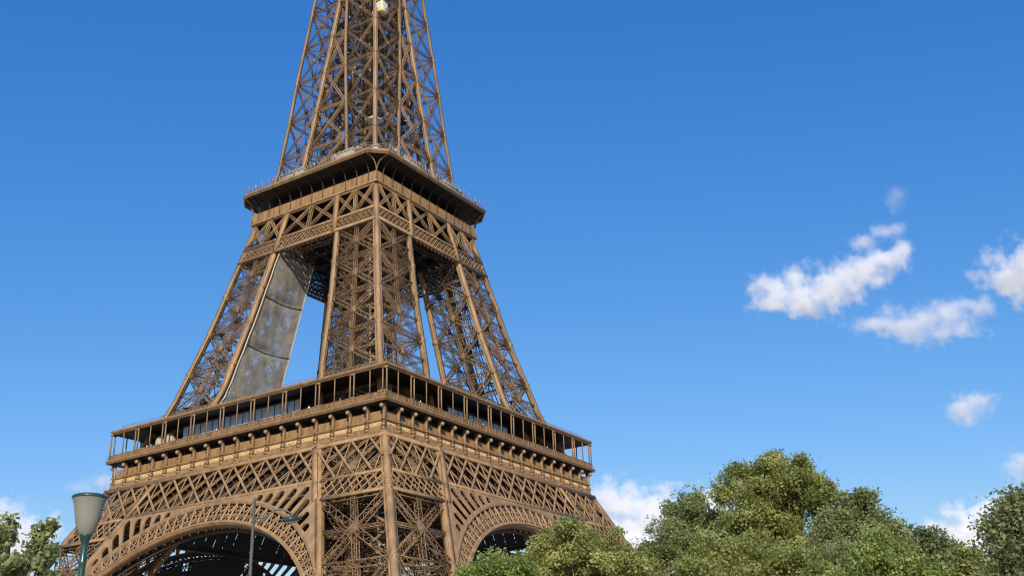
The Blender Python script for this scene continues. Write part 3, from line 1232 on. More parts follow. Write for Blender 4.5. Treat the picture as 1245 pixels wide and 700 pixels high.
# machinery, stairs and shops crowded between the shaft legs
up_ = MB()
for _ in range(330):
    z = 117 + 62 * rng.random() ** 1.1
    lim = w(z) * .8
    x, y = rng.uniform(-lim, lim, 2)
    d = rng.normal(size=3)
    d[2] *= .5
    d /= np.linalg.norm(d)
    L = rng.uniform(1.5, 4.5)
    up_.bar((x, y, z), (x + d[0] * L, y + d[1] * L, z + d[2] * L), rng.uniform(.1, .22), rng.uniform(.1, .3))
for z in np.arange(118, 178, 5.1):
    h = w(z) * .5
    for s_ in (-1, 1):
        up_.truss((-h, s_ * h, z), (h, s_ * h, z), .4, .5, (0, 0, 1), .1, .08)
        up_.truss((s_ * h, -h, z), (s_ * h, h, z), .4, .5, (0, 0, 1), .1, .08)
for s1 in (-1, 1):
    for s2 in (-1, 1):
        for zz0 in np.arange(116, 178, 6.0):
            a, b = w(zz0) * .42, w(zz0 + 6) * .42
            up_.bar((s1 * a, s2 * a, zz0), (s1 * b, s2 * b, zz0 + 6), .35, .35, (0, 1, 0))
            a, b = w(zz0) * .2, w(zz0 + 6) * .2
            up_.bar((s1 * a, s2 * a, zz0), (s1 * b, s2 * b, zz0 + 6), .3, .3, (0, 1, 0))
up_.build('shaft_core', CORE, tower)  # dark colour stands for the shade inside the shaft
cdt = MB()
for _ in range(70):
    z = rng.uniform(116, 176)
    lim = w(z) * .62
    x, y = rng.uniform(-lim, lim, 2)
    if rng.random() < .6:
        cdt.bar((x, y, z), (x, y, z + rng.uniform(1, 3.4)), .16, .16, (0, 1, 0))
    else:
        cdt.bar((x, y, z), (x + rng.uniform(-2, 2), y + rng.uniform(-2, 2), z + .2), .3, .14)
cdt.build('conduit', PALE, tower)
# level rings of the shaft across all legs
ring = MB()
for z in (125.5, 135.6, 146, 156, 166, 176):
    for k in range(4):
        c, s = round(math.cos(k * HP)), round(math.sin(k * HP))
        rot = lambda p: (p[0] * c - p[1] * s, p[0] * s + p[1] * c, p[2])
        if ui(z) > .8:
            ring.truss(rot(F(-ui(z), z, -.3)), rot(F(ui(z), z, -.3)), .5, .5, (0, 0, 1), .1, .07)
for a, b in ((115.8, 125.5), (125.5, 135.6), (135.6, 146), (146, 156)):
    for k in range(4):
        c, s = round(math.cos(k * HP)), round(math.sin(k * HP))
        rot = lambda p: (p[0] * c - p[1] * s, p[0] * s + p[1] * c, p[2])
        nr = rot((0, -1, .1))
        ring.truss(rot(F(-ui(a), a, -.3)), rot(F(ui(b), b, -.3)), .5, .4, nr, .1, .07)
        ring.truss(rot(F(ui(a), a, -.3)), rot(F(-ui(b), b, -.3)), .5, .4, nr, .1, .07)
ring.build('shaft_ring', IRON, tower)
for (x, y, sx, sy) in ((8.5, -17.2, 6, 2.2), (-6, -17, 7, 2.2), (17.2, -6, 2.2, 6), (17, 8, 2.2, 7), (15.5, -15.5, 2, 2)):
    kio = MB()
    kio.box((x, y, 117.1), sx, sy, 2.6)
    kio.box((x, y, 118.5), sx + .5, sy + .5, .2)
    kio.build('kiosk', KIO, tower)
plf = MB()
plf.box((11.4, -11.4, 128.6), 3.0, 3.0, .3)
plf.build('lift_landing', PALE, tower)

# ------------------------------------------------------------------ lift cabin high in the shaft
def point(px, py, hd):
    return tuple(float(v) for v in at(px, py, hd))


p = point(464, 15, 207.0)
t = empty('lift_cabin', p)
tag(t, 'small yellow lift cabin high inside the tower beside the near corner column', 'lift cabin')
b_ = MB()
b_.box((0, 0, 1.2), 2.0, 2.0, 2.4)
b_.box((0, 0, -.1), 2.2, 2.2, .2)
b_.build('body', YELLOW, t)
b_ = MB()
b_.box((0, 0, 2.5), 2.3, 2.3, .2)
b_.box((0, 0, 2.75), 1.2, 1.2, .3)
b_.build('roof', TRIM, t)
for k in range(2):
    b_ = MB()
    b_.poly([(-.8, -1.012, .9), (.8, -1.012, .9), (.8, -1.012, 2.1), (-.8, -1.012, 2.1)], [[0, 1, 2, 3]])
    b_.build('window', PANE, t).rotation_euler.z = k * HP

# ------------------------------------------------------------------ netting hung on the legs
def net(label, z0, z1, seams, proud, uin, wout):
    t = empty('safety_net', (0, 0, 0))
    tag(t, label, 'safety net')
    ny, nz = 46, 90
    def P(fy, z):
        y0, y1 = -wout(z) + .6, -uin(z) - .3
        y = y0 + (y1 - y0) * fy
        bil = .35 * math.sin(fy * math.pi) * math.sin((z - z0) / (z1 - z0) * 9.4) + .10 * math.sin(fy * 13 + z * .5) * math.sin(z * .6 + fy * 5) + .03 * math.sin(fy * 31 + z * .9)
        for s_ in seams:
            bil -= .55 * math.exp(-((z - s_) / .8) ** 2) * math.sin(fy * math.pi)
        return (-uin(z) + proud + bil, y, z)
    vv = [P(i / ny, z0 + (z1 - z0) * j / nz) for j in range(nz + 1) for i in range(ny + 1)]
    ff = [[j * (ny + 1) + i, j * (ny + 1) + i + 1, (j + 1) * (ny + 1) + i + 1, (j + 1) * (ny + 1) + i] for j in range(nz) for i in range(ny)]
    m_ = MB()
    m_.poly(vv, ff)
    m_.build('mesh_sheet', NET, t, smooth=True)
    for s_ in seams:
        m_ = MB()
        m_.tube([np.array(P(i / 24, s_ + .35 * math.sin(i / 24 * math.pi) * -1)) + np.array([.12, 0, 0]) for i in range(25)], .11, 6)
        m_.build('seam', SEAM, t)
    for fy in (0, 1):
        m_ = MB()
        m_.tube([np.array(P(fy, z0 + (z1 - z0) * j / 30)) + np.array([.1, 0, 0]) for j in range(31)], 0.17 if fy == 0 else .13, 6)
        m_.build('edge_tube', ROPE, t)


net('tall grey translucent netting covering the inner side of the left leg between the two platforms', 63.6, 104.0, (90.0, 79.0), .75, ui, w)
net('grey netting low inside the left leg seen through the large arch', 14.0, 33.5, (24.0,), .6, ui, w)

# ------------------------------------------------------------------ bell lamp on a green post
def bell_lamp():
    c = at(109.5, 603, 16.2)
    gz = ground_z(c[0], c[1])
    t = empty('street_lamp', (float(c[0]), float(c[1]), gz))
    tag(t, 'green lamp post with a frosted bell shaped glass shade and green rim', 'street lamp')
    Z = float(c[2]) - gz            # top of the shade above the ground
    k = 13.6 / math.cos(math.asin(ray(109.5, 650)[2])) / (FOC * 1245)
    post_ = MB()
    post_.lathe((0, 0, 0), [(.20, 0), (.20, .08), (.16, .12), (.14, .5), (.10, .62), (.075, .8), (.062, 1.2), (.046, Z - 1.0), (.046, Z - .94), (.052, Z - .92), (.052, Z - .89), (.046, Z - .87), (.044, Z - .70),
                            (.048, Z - .65), (.058, Z - .61), (.072, Z - .575), (.082, Z - .55), (.084, Z - .53), (.01, Z - .528)], 24)
    post_.build('post', GREEN, t, smooth=True)
    col_ = MB()
    col_.lathe((0, 0, 0), [(.060, Z - 1.30), (.062, Z - 1.28), (.062, Z - 1.25), (.05, Z - 1.24)], 20)
    col_.build('collar', GREEN, t, smooth=True)
    sh = MB()
    prof = [(.078, Z - .535), (.104, Z - .50), (.130, Z - .445), (.150, Z - .38), (.166, Z - .31), (.176, Z - .25), (.186, Z - .19), (.197, Z - .135), (.208, Z - .095), (.221, Z - .06), (.230, Z - .035)]
    sh.lathe((0, 0, 0), prof, 40)
    sh.lathe((0, 0, 0), [(r_ - .006, z) for r_, z in prof[::-1]], 40)
    sh.build('lamp_shade', FROST, t, smooth=True)
    rm = MB()
    rm.lathe((0, 0, 0), [(.222, Z - .045), (.236, Z - .035), (.240, Z - .018), (.232, Z), (.19, Z + .018), (.10, Z + .034), (.01, Z + .038)], 40)
    rm.lathe((0, 0, 0), [(.01, Z - .03), (.222, Z - .044)], 40)
    rm.build('rim_cap', RIMM, t, smooth=True)
    bu = MB()
    bu.lathe((0, 0, 0), [(.01, Z - .50), (.03, Z - .49), (.035, Z - .42), (.055, Z - .34), (.055, Z - .27), (.03, Z - .21), (.01, Z - .2)], 16)
    bu.build('bulb', WHITE, t, smooth=True)


bell_lamp()


def mast_lamp():
    hd = 38.0
    top = at(309.5, 606, hd)
    gz = ground_z(top[0], top[1])
    H = float(top[2]) - gz
    t = empty('street_lamp', (float(top[0]), float(top[1]), gz))
    tag(t, 'slim grey lamp mast with curved side arm and flat lantern before the arch', 'street lamp')
    m_ = MB()
    m_.lathe((0, 0, 0), [(.16, 0), (.16, .3), (.09, .4), (.065, H * .5), (.048, H - .12), (.06, H - .1), (.06, H - .02), (.05, H + .03), (.01, H + .05)], 14)
    m_.build('post', GREY, t, smooth=True)
    side = np.array([rt[0], rt[1], 0])
    side /= np.linalg.norm(side)
    q = lambda px, py: tuple(at(px, py, hd) - np.array([top[0], top[1], gz]))
    arm = MB()
    arm.tube([q(309.5, 629), q(318, 629.5), q(327, 625), q(334, 619.5), q(342, 618.5), q(350, 621), (np.array(q(354, 625)))], .034, 8)
    arm.tube([q(309.5, 634), q(318, 633.5), q(326, 627)], .03, 8)
    arm.build('arm', GREY, t, smooth=True)
    a, b = np.array(q(341, 632.5)), np.array(q(367, 628.5))
    ln = MB()
    d = b - a
    for (f0, f1, wd, hh) in ((0, .16, .20, .09), (.16, .8, .30, .16), (.8, 1, .22, .10)):
        ln.bar(a + d * f0, a + d * f1, wd, hh, (0, 0, 1))
    ln.build('lantern', RIMM, t)
    gl = MB()
    gl.bar(a + d * .2 - np.array([0, 0, .1]), a + d * .75 - np.array([0, 0, .1]), .22, .05, (0, 0, 1))
    gl.build('lens', FROST, t)


mast_lamp()


# ------------------------------------------------------------------ trees
def leaf_cloud(clumps, n_tuft, per, size, seed, spread=.42, sub=9):
    g_ = np.random.default_rng(seed)
    if sub:
        big, clumps = clumps, []
        for (x, y, z, rx, rz_, wt) in big:
            for _ in range(sub):
                d = g_.normal(size=3)
                d /= np.linalg.norm(d)
                r_ = g_.uniform(.35, 1.22)
                q = g_.uniform(.16, .42)
                clumps.append((x + d[0] * rx * r_, y + d[1] * rx * r_, z + d[2] * rz_ * r_, rx * q, rz_ * q * .8, wt))
            for _ in range(sub // 3):        # small sprigs that break the outline
                d = g_.normal(size=3) + np.array([0, 0, .5])
                d /= np.linalg.norm(d)
                r_ = g_.uniform(1.1, 1.42)
                q = g_.uniform(.07, .13)
                clumps.append((x + d[0] * rx * r_, y + d[1] * rx * r_, z + d[2] * rz_ * r_, rx * q, rz_ * q * 1.8, wt))
    vol = np.array([c[3] ** 1.6 * c[5] for c in clumps])
    cnt = np.maximum(3, (vol / vol.sum() * n_tuft)).astype(int)
    C, CC = [], []
    for (x, y, z, rx, rz_, wt), k in zip(clumps, cnt):
        nb = max(4, k // 5)
        d = g_.normal(size=(nb, 3))
        d /= np.linalg.norm(d, axis=1, keepdims=True)
        ln = g_.uniform(.7, 1.7, (nb, 1))
        pick = g_.integers(0, nb, k)
        t = g_.random((k, 1)) ** .6
        pos = d[pick] * ln[pick] * t + g_.normal(size=(k, 3)) * .09
        C.append(np.array([x, y, z]) + pos * np.array([rx, rx, rz_]))
        CC.append(np.repeat(pos / (np.linalg.norm(pos, axis=1, keepdims=True) + .05), 1, 0))
    C = np.concatenate(C)
    CC = np.concatenate(CC)
    k = len(C)
    sc = g_.uniform(.5, 1.3, (k, 1, 1)) * spread
    P = C[:, None, :] + np.clip(g_.normal(size=(k, per, 3)), -1.7, 1.7) * sc * np.array([1, 1, .75])
    P = P.reshape(-1, 3)
    m_ = len(P)
    nr = g_.normal(size=(m_, 3)) * .5 + np.array([0, 0, .35]) + 1.15 * np.repeat(CC, per, 0)
    nr /= np.linalg.norm(nr, axis=1, keepdims=True)
    t = np.cross(nr, g_.normal(size=(m_, 3)))
    t /= np.linalg.norm(t, axis=1, keepdims=True)
    b = np.cross(nr, t)
    L = size * g_.uniform(.65, 1.35, (m_, 1))
    Wd = L * g_.uniform(.5, .75, (m_, 1))
    V = np.stack([P - t * L * .5, P + b * Wd * .5 + nr * L * .10 - t * L * .06, P + t * L * .5, P - b * Wd * .5 + nr * L * .10 - t * L * .06], 1).reshape(-1, 3)
    return V, m_, C


def tree(name, label, hd, basepx, spec, mt, n_tuft, per, size, seed, group=None, wood=True, low=True, spread=.32, cat='tree', sub=15, limb=1.0):
    """spec: crown clumps (photo px, py, radius in px, weight); the crown is carried on down to the lowest limbs"""
    g_ = np.random.default_rng(seed + 50)
    base = at(basepx, 700, hd)
    gz = ground_z(base[0], base[1])
    t = empty(name, (float(base[0]), float(base[1]), gz))
    tag(t, label, cat, group)
    O = np.array([base[0], base[1], gz])
    sp_ = hd * 1.05 / (FOC * 1245)
    cl = []
    for (px, py, rp, wt) in spec:
        dd = hd + g_.uniform(-1, 1) * rp * sp_ * 1.1
        c = at(px, py + (6 if hd > 30 else 2), dd) - O
        cl.append((*c, rp * sp_, rp * sp_ * .9, wt))
    zs_ = [c[2] for c in cl]
    if low:
        zmin = min(zs_)
        R0 = max(abs(c[0]) for c in cl) * .5 + 1.6
        for k in range(5):
            a = k * 1.257
            cl.append((R0 * .7 * math.cos(a), R0 * .7 * math.sin(a), max(2.2, zmin - R0 * .9), R0 * .62, R0 * .6, .35))
    V, m_, C = leaf_cloud(cl, n_tuft, per, size, seed, spread, sub)
    me = bpy.data.meshes.new('crown')
    me.vertices.add(len(V))
    me.vertices.foreach_set('co', V.astype(np.float32).ravel())
    me.loops.add(m_ * 4)
    me.loops.foreach_set('vertex_index', np.arange(m_ * 4, dtype=np.int32))
    me.polygons.add(m_)
    me.polygons.foreach_set('loop_start', (np.arange(m_) * 4).astype(np.int32))
    me.update(calc_edges=True)
    me.materials.append(mt)
    link('crown', me, t)
    wd = MB()
    top = max(zs_) * .62
    tr = max(.10, max(zs_) * .016)
    bend = [np.array([0, 0, 0]), np.array([.1, .05, top * .35]), np.array([-.1, .12, top * .7]), np.array([.05, 0, top])]
    wd.tube([b + 0. for b in bend], [tr * 1.35, tr, tr * .8, tr * .5], 9)
    for c in cl:
        p = np.array(c[:3])
        h = min(top * .95, max(top * .3, p[2] * .55))
        s_ = np.array([0, 0, h])
        mid = s_ + (p - s_) * .5 + np.array([0, 0, .1 * np.linalg.norm(p - s_)])
        wd.tube([s_, mid, p], [tr * .45 * limb, tr * .28 * limb, .02], 6)
        for _ in range(5):
            d = g_.normal(size=3)
            d /= np.linalg.norm(d)
            e = p + d * np.array([c[3], c[3], c[4]]) * .9
            wd.tube([mid + (p - mid) * g_.uniform(.2, 1), (p + e) / 2 + g_.normal(size=3) * .1 * c[3], e], [tr * .16 * limb, tr * .1 * limb, .008], 5)
    wd.build('trunk', BARK, t, smooth=True)
    return t


TG = 'trees beside the tower'
tree('bush', 'low bright green bush in front of the right arch, nearest the tower leg', 55, 602,
     [(600, 690, 20, 1), (577, 697, 13, 1), (630, 694, 18, 1), (612, 712, 30, 1)], LEAF_FRESH, 700, 20, .17, 11, TG, low=False, cat='bush')
tree('tree', 'rounded olive green tree covering the right foot of the tower', 76, 705,
     [(690, 655, 24, 1), (662, 672, 24, 1), (725, 664, 26, 1), (752, 682, 22, 1), (775, 692, 18, 1), (700, 690, 40, 1), (650, 698, 20, 1), (735, 705, 35, 1)],
     LEAF_OLIVE, 3800, 20, .21, 12, TG)
tree('tree', 'thin topped tree with sparse upper twigs left of the tallest tree', 82, 832,
     [(838, 606, 15, .55), (822, 620, 14, .6), (856, 622, 16, .7), (812, 645, 20, 1), (858, 648, 24, 1), (835, 660, 28, 1), (795, 672, 18, 1), (825, 695, 36, 1), (790, 700, 22, 1)],
     LEAF_GREY, 3000, 25, .20, 13, TG)
tree('tree', 'tallest tree of the row, with a broad ragged crown', 78, 945,
     [(905, 578, 19, 1), (940, 568, 18, 1), (965, 577, 20, 1), (993, 594, 19, 1), (1012, 606, 12, .8), (922, 603, 22, 1), (885, 592, 13, .8), (950, 600, 22, .9), (956, 628, 13, .9), (900, 636, 24, 1), (980, 602, 13, .8), (1000, 618, 13, .8), (925, 628, 20, 1), (975, 655, 20, 1), (995, 668, 20, 1),
      (930, 650, 30, 1), (896, 675, 34, 1), (950, 680, 34, 1)], LEAF_OLIVE, 6000, 20, .21, 14, TG)
tree('tree', 'greyish tree with a small pointed top right of the gap of sky', 74, 1045,
     [(1048, 603, 11, .7), (1040, 622, 20, 1), (1066, 632, 18, 1), (1016, 640, 17, 1), (1030, 655, 26, 1), (1070, 655, 24, 1), (1003, 664, 18, 1), (1035, 690, 36, 1), (1085, 640, 9, .6)],
     LEAF_GREY, 3800, 20, .20, 15, TG)
tree('tree', 'dark low tree behind the light green one, before the right hand cloud', 98, 1122,
     [(1112, 655, 14, 1), (1130, 652, 14, 1), (1098, 662, 14, 1), (1148, 664, 13, 1), (1125, 675, 22, 1), (1155, 684, 18, 1), (1180, 690, 20, 1)], LEAF_DARK, 1500, 20, .26, 16, TG)
tree('tree', 'light green leafy tree in front of the greyish pointed one', 52, 1078,
     [(1075, 660, 17, 1), (1062, 682, 24, 1), (1098, 684, 20, 1), (1120, 698, 18, 1), (1072, 712, 34, 1), (1042, 700, 20, 1)], LEAF_FRESH, 1900, 20, .17, 17, TG)
tree('tree', 'small rounded olive tree just left of the dark tree at the right edge', 60, 1183,
     [(1180, 682, 16, 1), (1196, 688, 16, 1), (1165, 696, 16, 1), (1185, 708, 26, 1)], LEAF_OLIVE, 800, 20, .2, 18, TG)
tree('tree', 'dark loose leaved tree cut by the right edge of the view', 40, 1240,
     [(1242, 606, 11, .6), (1233, 618, 12, .6), (1218, 634, 9, .4), (1240, 642, 20, .9), (1224, 660, 14, .7), (1248, 672, 22, 1), (1228, 690, 17, .9), (1264, 640, 24, 1)], LEAF_DARK, 620, 20, .15, 19, TG)
tree('tree', 'olive tree in front of the tallest tree, its crown below the gap of sky', 62, 905,
     [(868, 668, 22, 1), (905, 672, 24, 1), (845, 690, 22, 1), (940, 690, 26, 1), (975, 684, 20, 1), (890, 705, 36, 1), (1000, 700, 20, 1)], LEAF_OLIVE, 2800, 20, .18, 20, TG)
tree('tree', 'leafy tree with loose sprays of leaves at the left edge', 20, 14,
     [(60, 636, 4.5, .9), (52, 644, 5, 1), (46, 655, 5.5, 1), (40, 668, 6, 1), (33, 682, 8, 1), (5, 640, 7, .9), (14, 634, 5, .7), (4, 655, 8, 1), (8, 675, 10, 1), (20, 694, 14, 1), (55, 676, 6, .8), (64, 668, 4, .6),
      (45, 690, 9, 1), (2, 700, 14, 1), (-20, 660, 25, 1), (-10, 700, 30, 1), (62, 700, 5, .7)], LEAF_GREY, 900, 8, .10, 21, TG, spread=.075, sub=4, limb=.3)


# ------------------------------------------------------------------ clouds
def cloud(label, lobes, dens, seed, hd=3200.0, soft=1.0):
    pts = [(at(px, py, hd), rx, ry) for px, py, rx, ry in lobes]
    cen = np.mean([p for p, _, _ in pts], axis=0)
    px_m = hd / math.cos(math.asin(ray(lobes[0][0], lobes[0][1])[2])) / (FOC * 1245)
    bm = bmesh.new()
    ax = rt / np.linalg.norm(rt)
    ay = up
    az = fw
    L = []
    for p, rx, ry in pts:
        a, b = rx * px_m, ry * px_m
        L.append((p - cen, a, b))
        a, b = a * 1.45 + 6 * px_m, b * 1.45 + 6 * px_m
        M = Matrix(((ax[0] * a, ay[0] * b, az[0] * (a + b) / 2, 0), (ax[1] * a, ay[1] * b, az[1] * (a + b) / 2, 0), (ax[2] * a, ay[2] * b, az[2] * (a + b) / 2, 0), (0, 0, 0, 1)))
        M.translation = Vector(p - cen)
        bmesh.ops.create_icosphere(bm, subdivisions=3, radius=1.0, matrix=M)
    me = bpy.data.meshes.new('cloud')
    bm.to_mesh(me)
    bm.free()
    ob = bpy.data.objects.new('cloud', me)
    COL.objects.link(ob)
    md = ob.modifiers.new('union', 'REMESH')
    md.mode = 'VOXEL'
    md.voxel_size = 2.4 * px_m
    dg = bpy.context.evaluated_depsgraph_get()
    me2 = bpy.data.meshes.new_from_object(ob.evaluated_get(dg))
    ob.modifiers.clear()
    ob.data = me2
    bpy.data.meshes.remove(me)
    ob.location = tuple(cen)
    tag(ob, label, 'cloud', 'clouds in the blue sky')
    m = bpy.data.materials.new('cloud_vapour')
    m.use_nodes = True
    n, l = m.node_tree.nodes, m.node_tree.links
    n.remove(n['Principled BSDF'])
    tc = n.new('ShaderNodeTexCoord')
    R3 = np.stack([ax, ay, az])
    cur = None
    nz0 = n.new('ShaderNodeTexNoise')
    nz0.inputs['Scale'].default_value = 1 / (26 * px_m)
    nz0.inputs['Detail'].default_value = 3
    l.new(tc.outputs['Object'], nz0.inputs['Vector'])
    wv = n.new('ShaderNodeVectorMath')
    wv.operation = 'MULTIPLY_ADD'
    wv.inputs[1].default_value = (22 * px_m,) * 3
    l.new(nz0.outputs['Color'], wv.inputs[0])
    sb0 = n.new('ShaderNodeVectorMath')
    sb0.operation = 'SUBTRACT'
    sb0.inputs[1].default_value = (11 * px_m,) * 3
    l.new(tc.outputs['Object'], sb0.inputs[0])
    l.new(sb0.outputs[0], wv.inputs[2])
    for c, a, b in L:
        s_ = n.new('ShaderNodeVectorMath')
        s_.operation = 'SUBTRACT'
        s_.inputs[1].default_value = tuple(c)
        l.new(wv.outputs[0], s_.inputs[0])
        comps = []
        cb = n.new('ShaderNodeCombineXYZ')
        for i, (v, r_) in enumerate(((ax, a), (ay, b), (az, (a + b) / 2))):
            dt = n.new('ShaderNodeVectorMath')
            dt.operation = 'DOT_PRODUCT'
            dt.inputs[1].default_value = tuple(v / r_)
            l.new(s_.outputs[0], dt.inputs[0])
            l.new(dt.outputs['Value'], cb.inputs[i])
        ln = n.new('ShaderNodeVectorMath')
        ln.operation = 'LENGTH'
        l.new(cb.outputs[0], ln.inputs[0])
        if cur is None:
            cur = ln.outputs['Value']
        else:
            mn = n.new('ShaderNodeMath')
            mn.operation = 'SMOOTH_MIN'
            mn.inputs[2].default_value = .25
            l.new(cur, mn.inputs[0])
            l.new(ln.outputs['Value'], mn.inputs[1])
            cur = mn.outputs[0]
    nz = n.new('ShaderNodeTexNoise')
    nz.inputs['Scale'].default_value = 1 / (21 * px_m)
    nz.inputs['Detail'].default_value = 8
    nz.inputs['Roughness'].default_value = .66
    l.new(tc.outputs['Object'], nz.inputs['Vector'])
    ma = n.new('ShaderNodeMath')
    ma.operation = 'MULTIPLY_ADD'
    ma.inputs[1].default_value = 4.6
    l.new(nz.outputs['Fac'], ma.inputs[0])
    sg = n.new('ShaderNodeMath')
    sg.operation = 'SUBTRACT'
    sg.inputs[0].default_value = -1.22
    l.new(cur, sg.inputs[1])
    l.new(sg.outputs[0], ma.inputs[2])
    mr = n.new('ShaderNodeMapRange')
    mr.interpolation_type = 'SMOOTHSTEP'
    mr.inputs['From Min'].default_value = 0.0
    mr.inputs['From Max'].default_value = 1.35 * soft
    mr.inputs['To Min'].default_value = 0.0
    mr.inputs['To Max'].default_value = dens / px_m
    l.new(ma.outputs[0], mr.inputs['Value'])
    vol = n.new('ShaderNodeVolumeScatter')
    vol.inputs['Color'].default_value = (1, 1, 1, 1)
    vol.inputs['Anisotropy'].default_value = 0.0
    l.new(mr.outputs[0], vol.inputs['Density'])
    l.new(vol.outputs[0], n['Material Output'].inputs['Volume'])
    me2.materials.clear()
    me2.materials.append(m)
    return ob


cloud('ragged white cloud shaped like a bird, largest of those high on the right', [(945, 357, 30, 22), (982, 360, 36, 26), (1012, 345, 34, 24), (1046, 332, 32, 20), (1076, 318, 28, 16), (1099, 304, 15, 12), (1088, 311, 18, 13), (1030, 342, 34, 22), (964, 335, 15, 16), (1060, 325, 28, 18), (940, 370, 26, 14)], .10, 1)
cloud('flat veil like cloud just below and right of the bird shaped one', [(1082, 394, 30, 17), (1118, 393, 36, 20), (1156, 382, 34, 19), (1188, 375, 24, 13), (1150, 402, 40, 12), (1100, 395, 40, 20), (1060, 396, 26, 12)], .05, 2)
cloud('puffy white cloud cut off by the right edge above the small round one', [(1230, 335, 36, 26), (1258, 328, 40, 32)], .10, 3)
cloud('thin white wisp just above the bird shaped cloud', [(1048, 293, 22, 9), (1078, 281, 24, 10)], .05, 4)
cloud('faint tiny wisp, highest of the clouds', [(1090, 238, 15, 13)], .022, 5)
cloud('small round lone cloud low on the right over the trees', [(1172, 494, 24, 16), (1191, 488, 18, 14)], .07, 6)
cloud('faint small cloud cut off by the right edge above the dark tree', [(1242, 562, 22, 14)], .06, 7)
cloud('large bright cumulus cloud rising behind the trees right of the tower', [(735, 612, 26, 24), (765, 616, 36, 28), (800, 630, 44, 34), (720, 602, 18, 18), (760, 655, 50, 34), (835, 640, 42, 30), (870, 630, 40, 34), (810, 680, 70, 30)], .12, 8)
cloud('thin flat cloud above the bright cumulus', [(805, 592, 22, 7), (822, 590, 16, 6)], .05, 9)
cloud('white sloping cloud behind the trees at the lower right', [(1196, 638, 40, 24), (1166, 650, 38, 18), (1224, 628, 36, 26), (1200, 665, 60, 28), (1206, 624, 22, 18), (1180, 640, 30, 20)], .22, 10)
cloud('soft white cloud behind the leafy tree at the left edge', [(12, 638, 30, 26), (36, 658, 36, 30), (5, 675, 40, 30), (55, 668, 24, 20)], .13, 11)
cloud('small faint cloud beside the left end of the gallery', [(122, 588, 17, 15), (95, 592, 14, 6)], .045, 12)


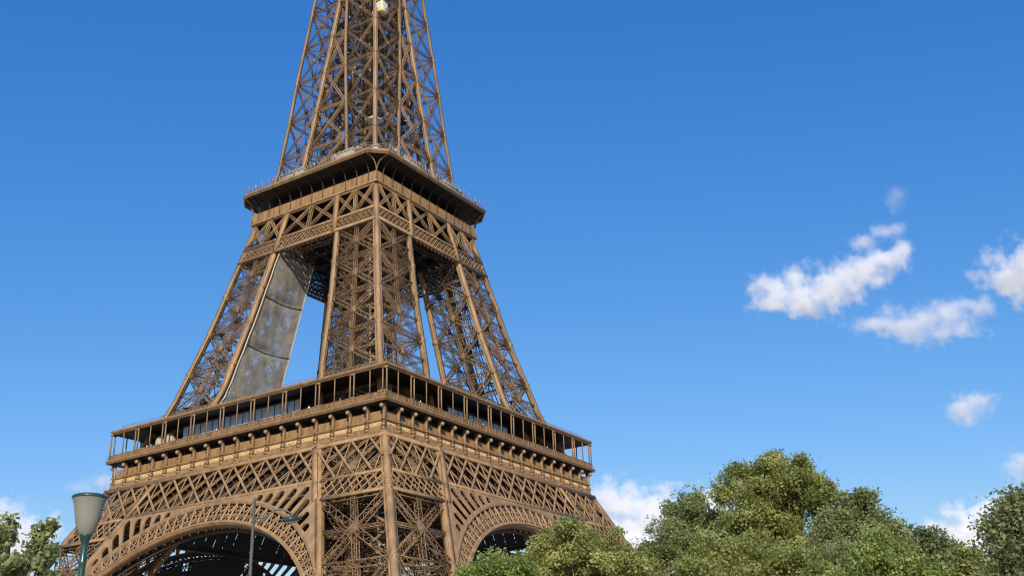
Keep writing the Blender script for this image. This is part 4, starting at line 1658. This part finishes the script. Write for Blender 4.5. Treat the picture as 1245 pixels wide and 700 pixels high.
# ------------------------------------------------------------------ visitors on the platforms
def person_mesh(name, pose, shirt, trousers, hair):
    J = [(0, 0, .93), (0, .01, 1.12), (0, .01, 1.32), (0, 0, 1.44), (0, -.01, 1.53), (0, -.02, 1.63), (0, -.01, 1.72),
         (-.10, 0, .90), (-.11, -.01, .50), (-.11, .02, .08), (-.11, -.14, .03), (.10, 0, .90), (.11, -.01, .50), (.11, .02, .08), (.11, -.14, .03)]
    RD = [.15, .13, .15, .08, .055, .09, .075, .095, .065, .045, .04, .095, .065, .045, .04]
    Ed = [(0, 1), (1, 2), (2, 3), (3, 4), (4, 5), (5, 6), (0, 7), (7, 8), (8, 9), (9, 10), (0, 11), (11, 12), (12, 13), (13, 14)]
    for sg in (-1, 1):
        i = len(J)
        if pose:
            J += [(sg * .19, 0, 1.38), (sg * .24, -.06, 1.13), (sg * .20, -.30, 1.10), (sg * .18, -.38, 1.10)]
        else:
            J += [(sg * .19, 0, 1.38), (sg * .25, .02, 1.12), (sg * .25, -.06, .88), (sg * .24, -.08, .79)]
        RD += [.07, .05, .038, .035]
        Ed += [(2, i), (i, i + 1), (i + 1, i + 2), (i + 2, i + 3)]
    me = bpy.data.meshes.new(name)
    me.from_pydata(J, Ed, [])
    ob = bpy.data.objects.new(name, me)
    COL.objects.link(ob)
    ob.modifiers.new('skin', 'SKIN')
    sv = me.skin_vertices[0].data
    for v, r_ in zip(sv, RD):
        v.radius = (r_, r_)
    sv[0].use_root = True
    ob.modifiers.new('smooth', 'SUBSURF').levels = 1
    dg = bpy.context.evaluated_depsgraph_get()
    out = bpy.data.meshes.new_from_object(ob.evaluated_get(dg))
    bpy.data.objects.remove(ob)
    bpy.data.meshes.remove(me)
    out.materials.clear()
    for m in (SKIN, shirt, trousers, hair, SHOE):
        out.materials.append(m)
    for p in out.polygons:
        x, y, z = p.center
        p.use_smooth = True
        if z > 1.50:
            p.material_index = 3 if (z > 1.70 or y > .01) else 0
        elif abs(x) > .17 and (z < .9 or (pose and y < -.22)):
            p.material_index = 0
        elif z > .96 or abs(x) > .18:
            p.material_index = 1
        elif z > .09:
            p.material_index = 2
        else:
            p.material_index = 4
    out.name = name
    return out


SKIN = mat('skin', (0.50, 0.32, 0.23), .6, .05)
SHOE = mat('shoe_leather', (0.06, 0.05, 0.05), .6, .1)
HAIR = mat('hair', (0.05, 0.035, 0.025), .6, .1)
DENIM = mat('denim', (0.06, 0.09, 0.17), .8, .1)
SHIRTS = {'white': mat('cloth_white', (.75, .74, .72), .8, .04), 'red': mat('cloth_red', (.50, .06, .05), .8, .06), 'blue': mat('cloth_blue', (.08, .18, .42), .8, .06),
          'black': mat('cloth_black', (.03, .03, .035), .8, .06), 'beige': mat('cloth_beige', (.52, .43, .32), .8, .06), 'pink': mat('cloth_pink', (.65, .33, .36), .8, .06)}
PM = {}
for c_, m_ in SHIRTS.items():
    for ps in (0, 1):
        PM[c_, ps] = person_mesh('person', ps, m_, DENIM if c_ != 'beige' else SHIRTS['black'], HAIR)


def visitor(face, along, d, z, shirt, pose, label, group):
    c, s_ = math.cos(face * HP), math.sin(face * HP)
    o = bpy.data.objects.new('person', PM[shirt, pose])
    COL.objects.link(o)
    o.location = (along * c + d * s_, along * s_ - d * c, z)
    o.rotation_euler.z = face * HP + random.uniform(-.5, .5)
    tag(o, label, 'person', group)


UP = 'visitors along the upper platform railing'
LO = 'visitors in the first floor gallery'
SIDE = ('left hand', 'right hand')
for face in (0, 1):
    for al, sh, where in ((-14.5, 'white', 'near the left end'), (-9.5, 'red', 'left of the middle'), (-3.2, 'blue', 'just left of the middle'), (2.6, 'white', 'just right of the middle'),
                          (8.2, 'pink', 'right of the middle'), (14.2, 'beige', 'near the right end')):
        visitor(face, al, 19.9, 115.76, sh, 1, 'visitor in a %s shirt at the %s upper railing, %s' % (sh, SIDE[face], where), UP)
    for al, sh, where in ((-24.5, 'white', 'nearest the left end'), (17.2, 'white', 'right of centre'), (24.3, 'red', 'near its right end'), (-5.5, 'pink', 'left of centre')):
        visitor(face, al, 34.05, 57.0, sh, 1, 'visitor in a %s shirt behind the %s gallery parapet, %s' % (sh, SIDE[face], where), LO)
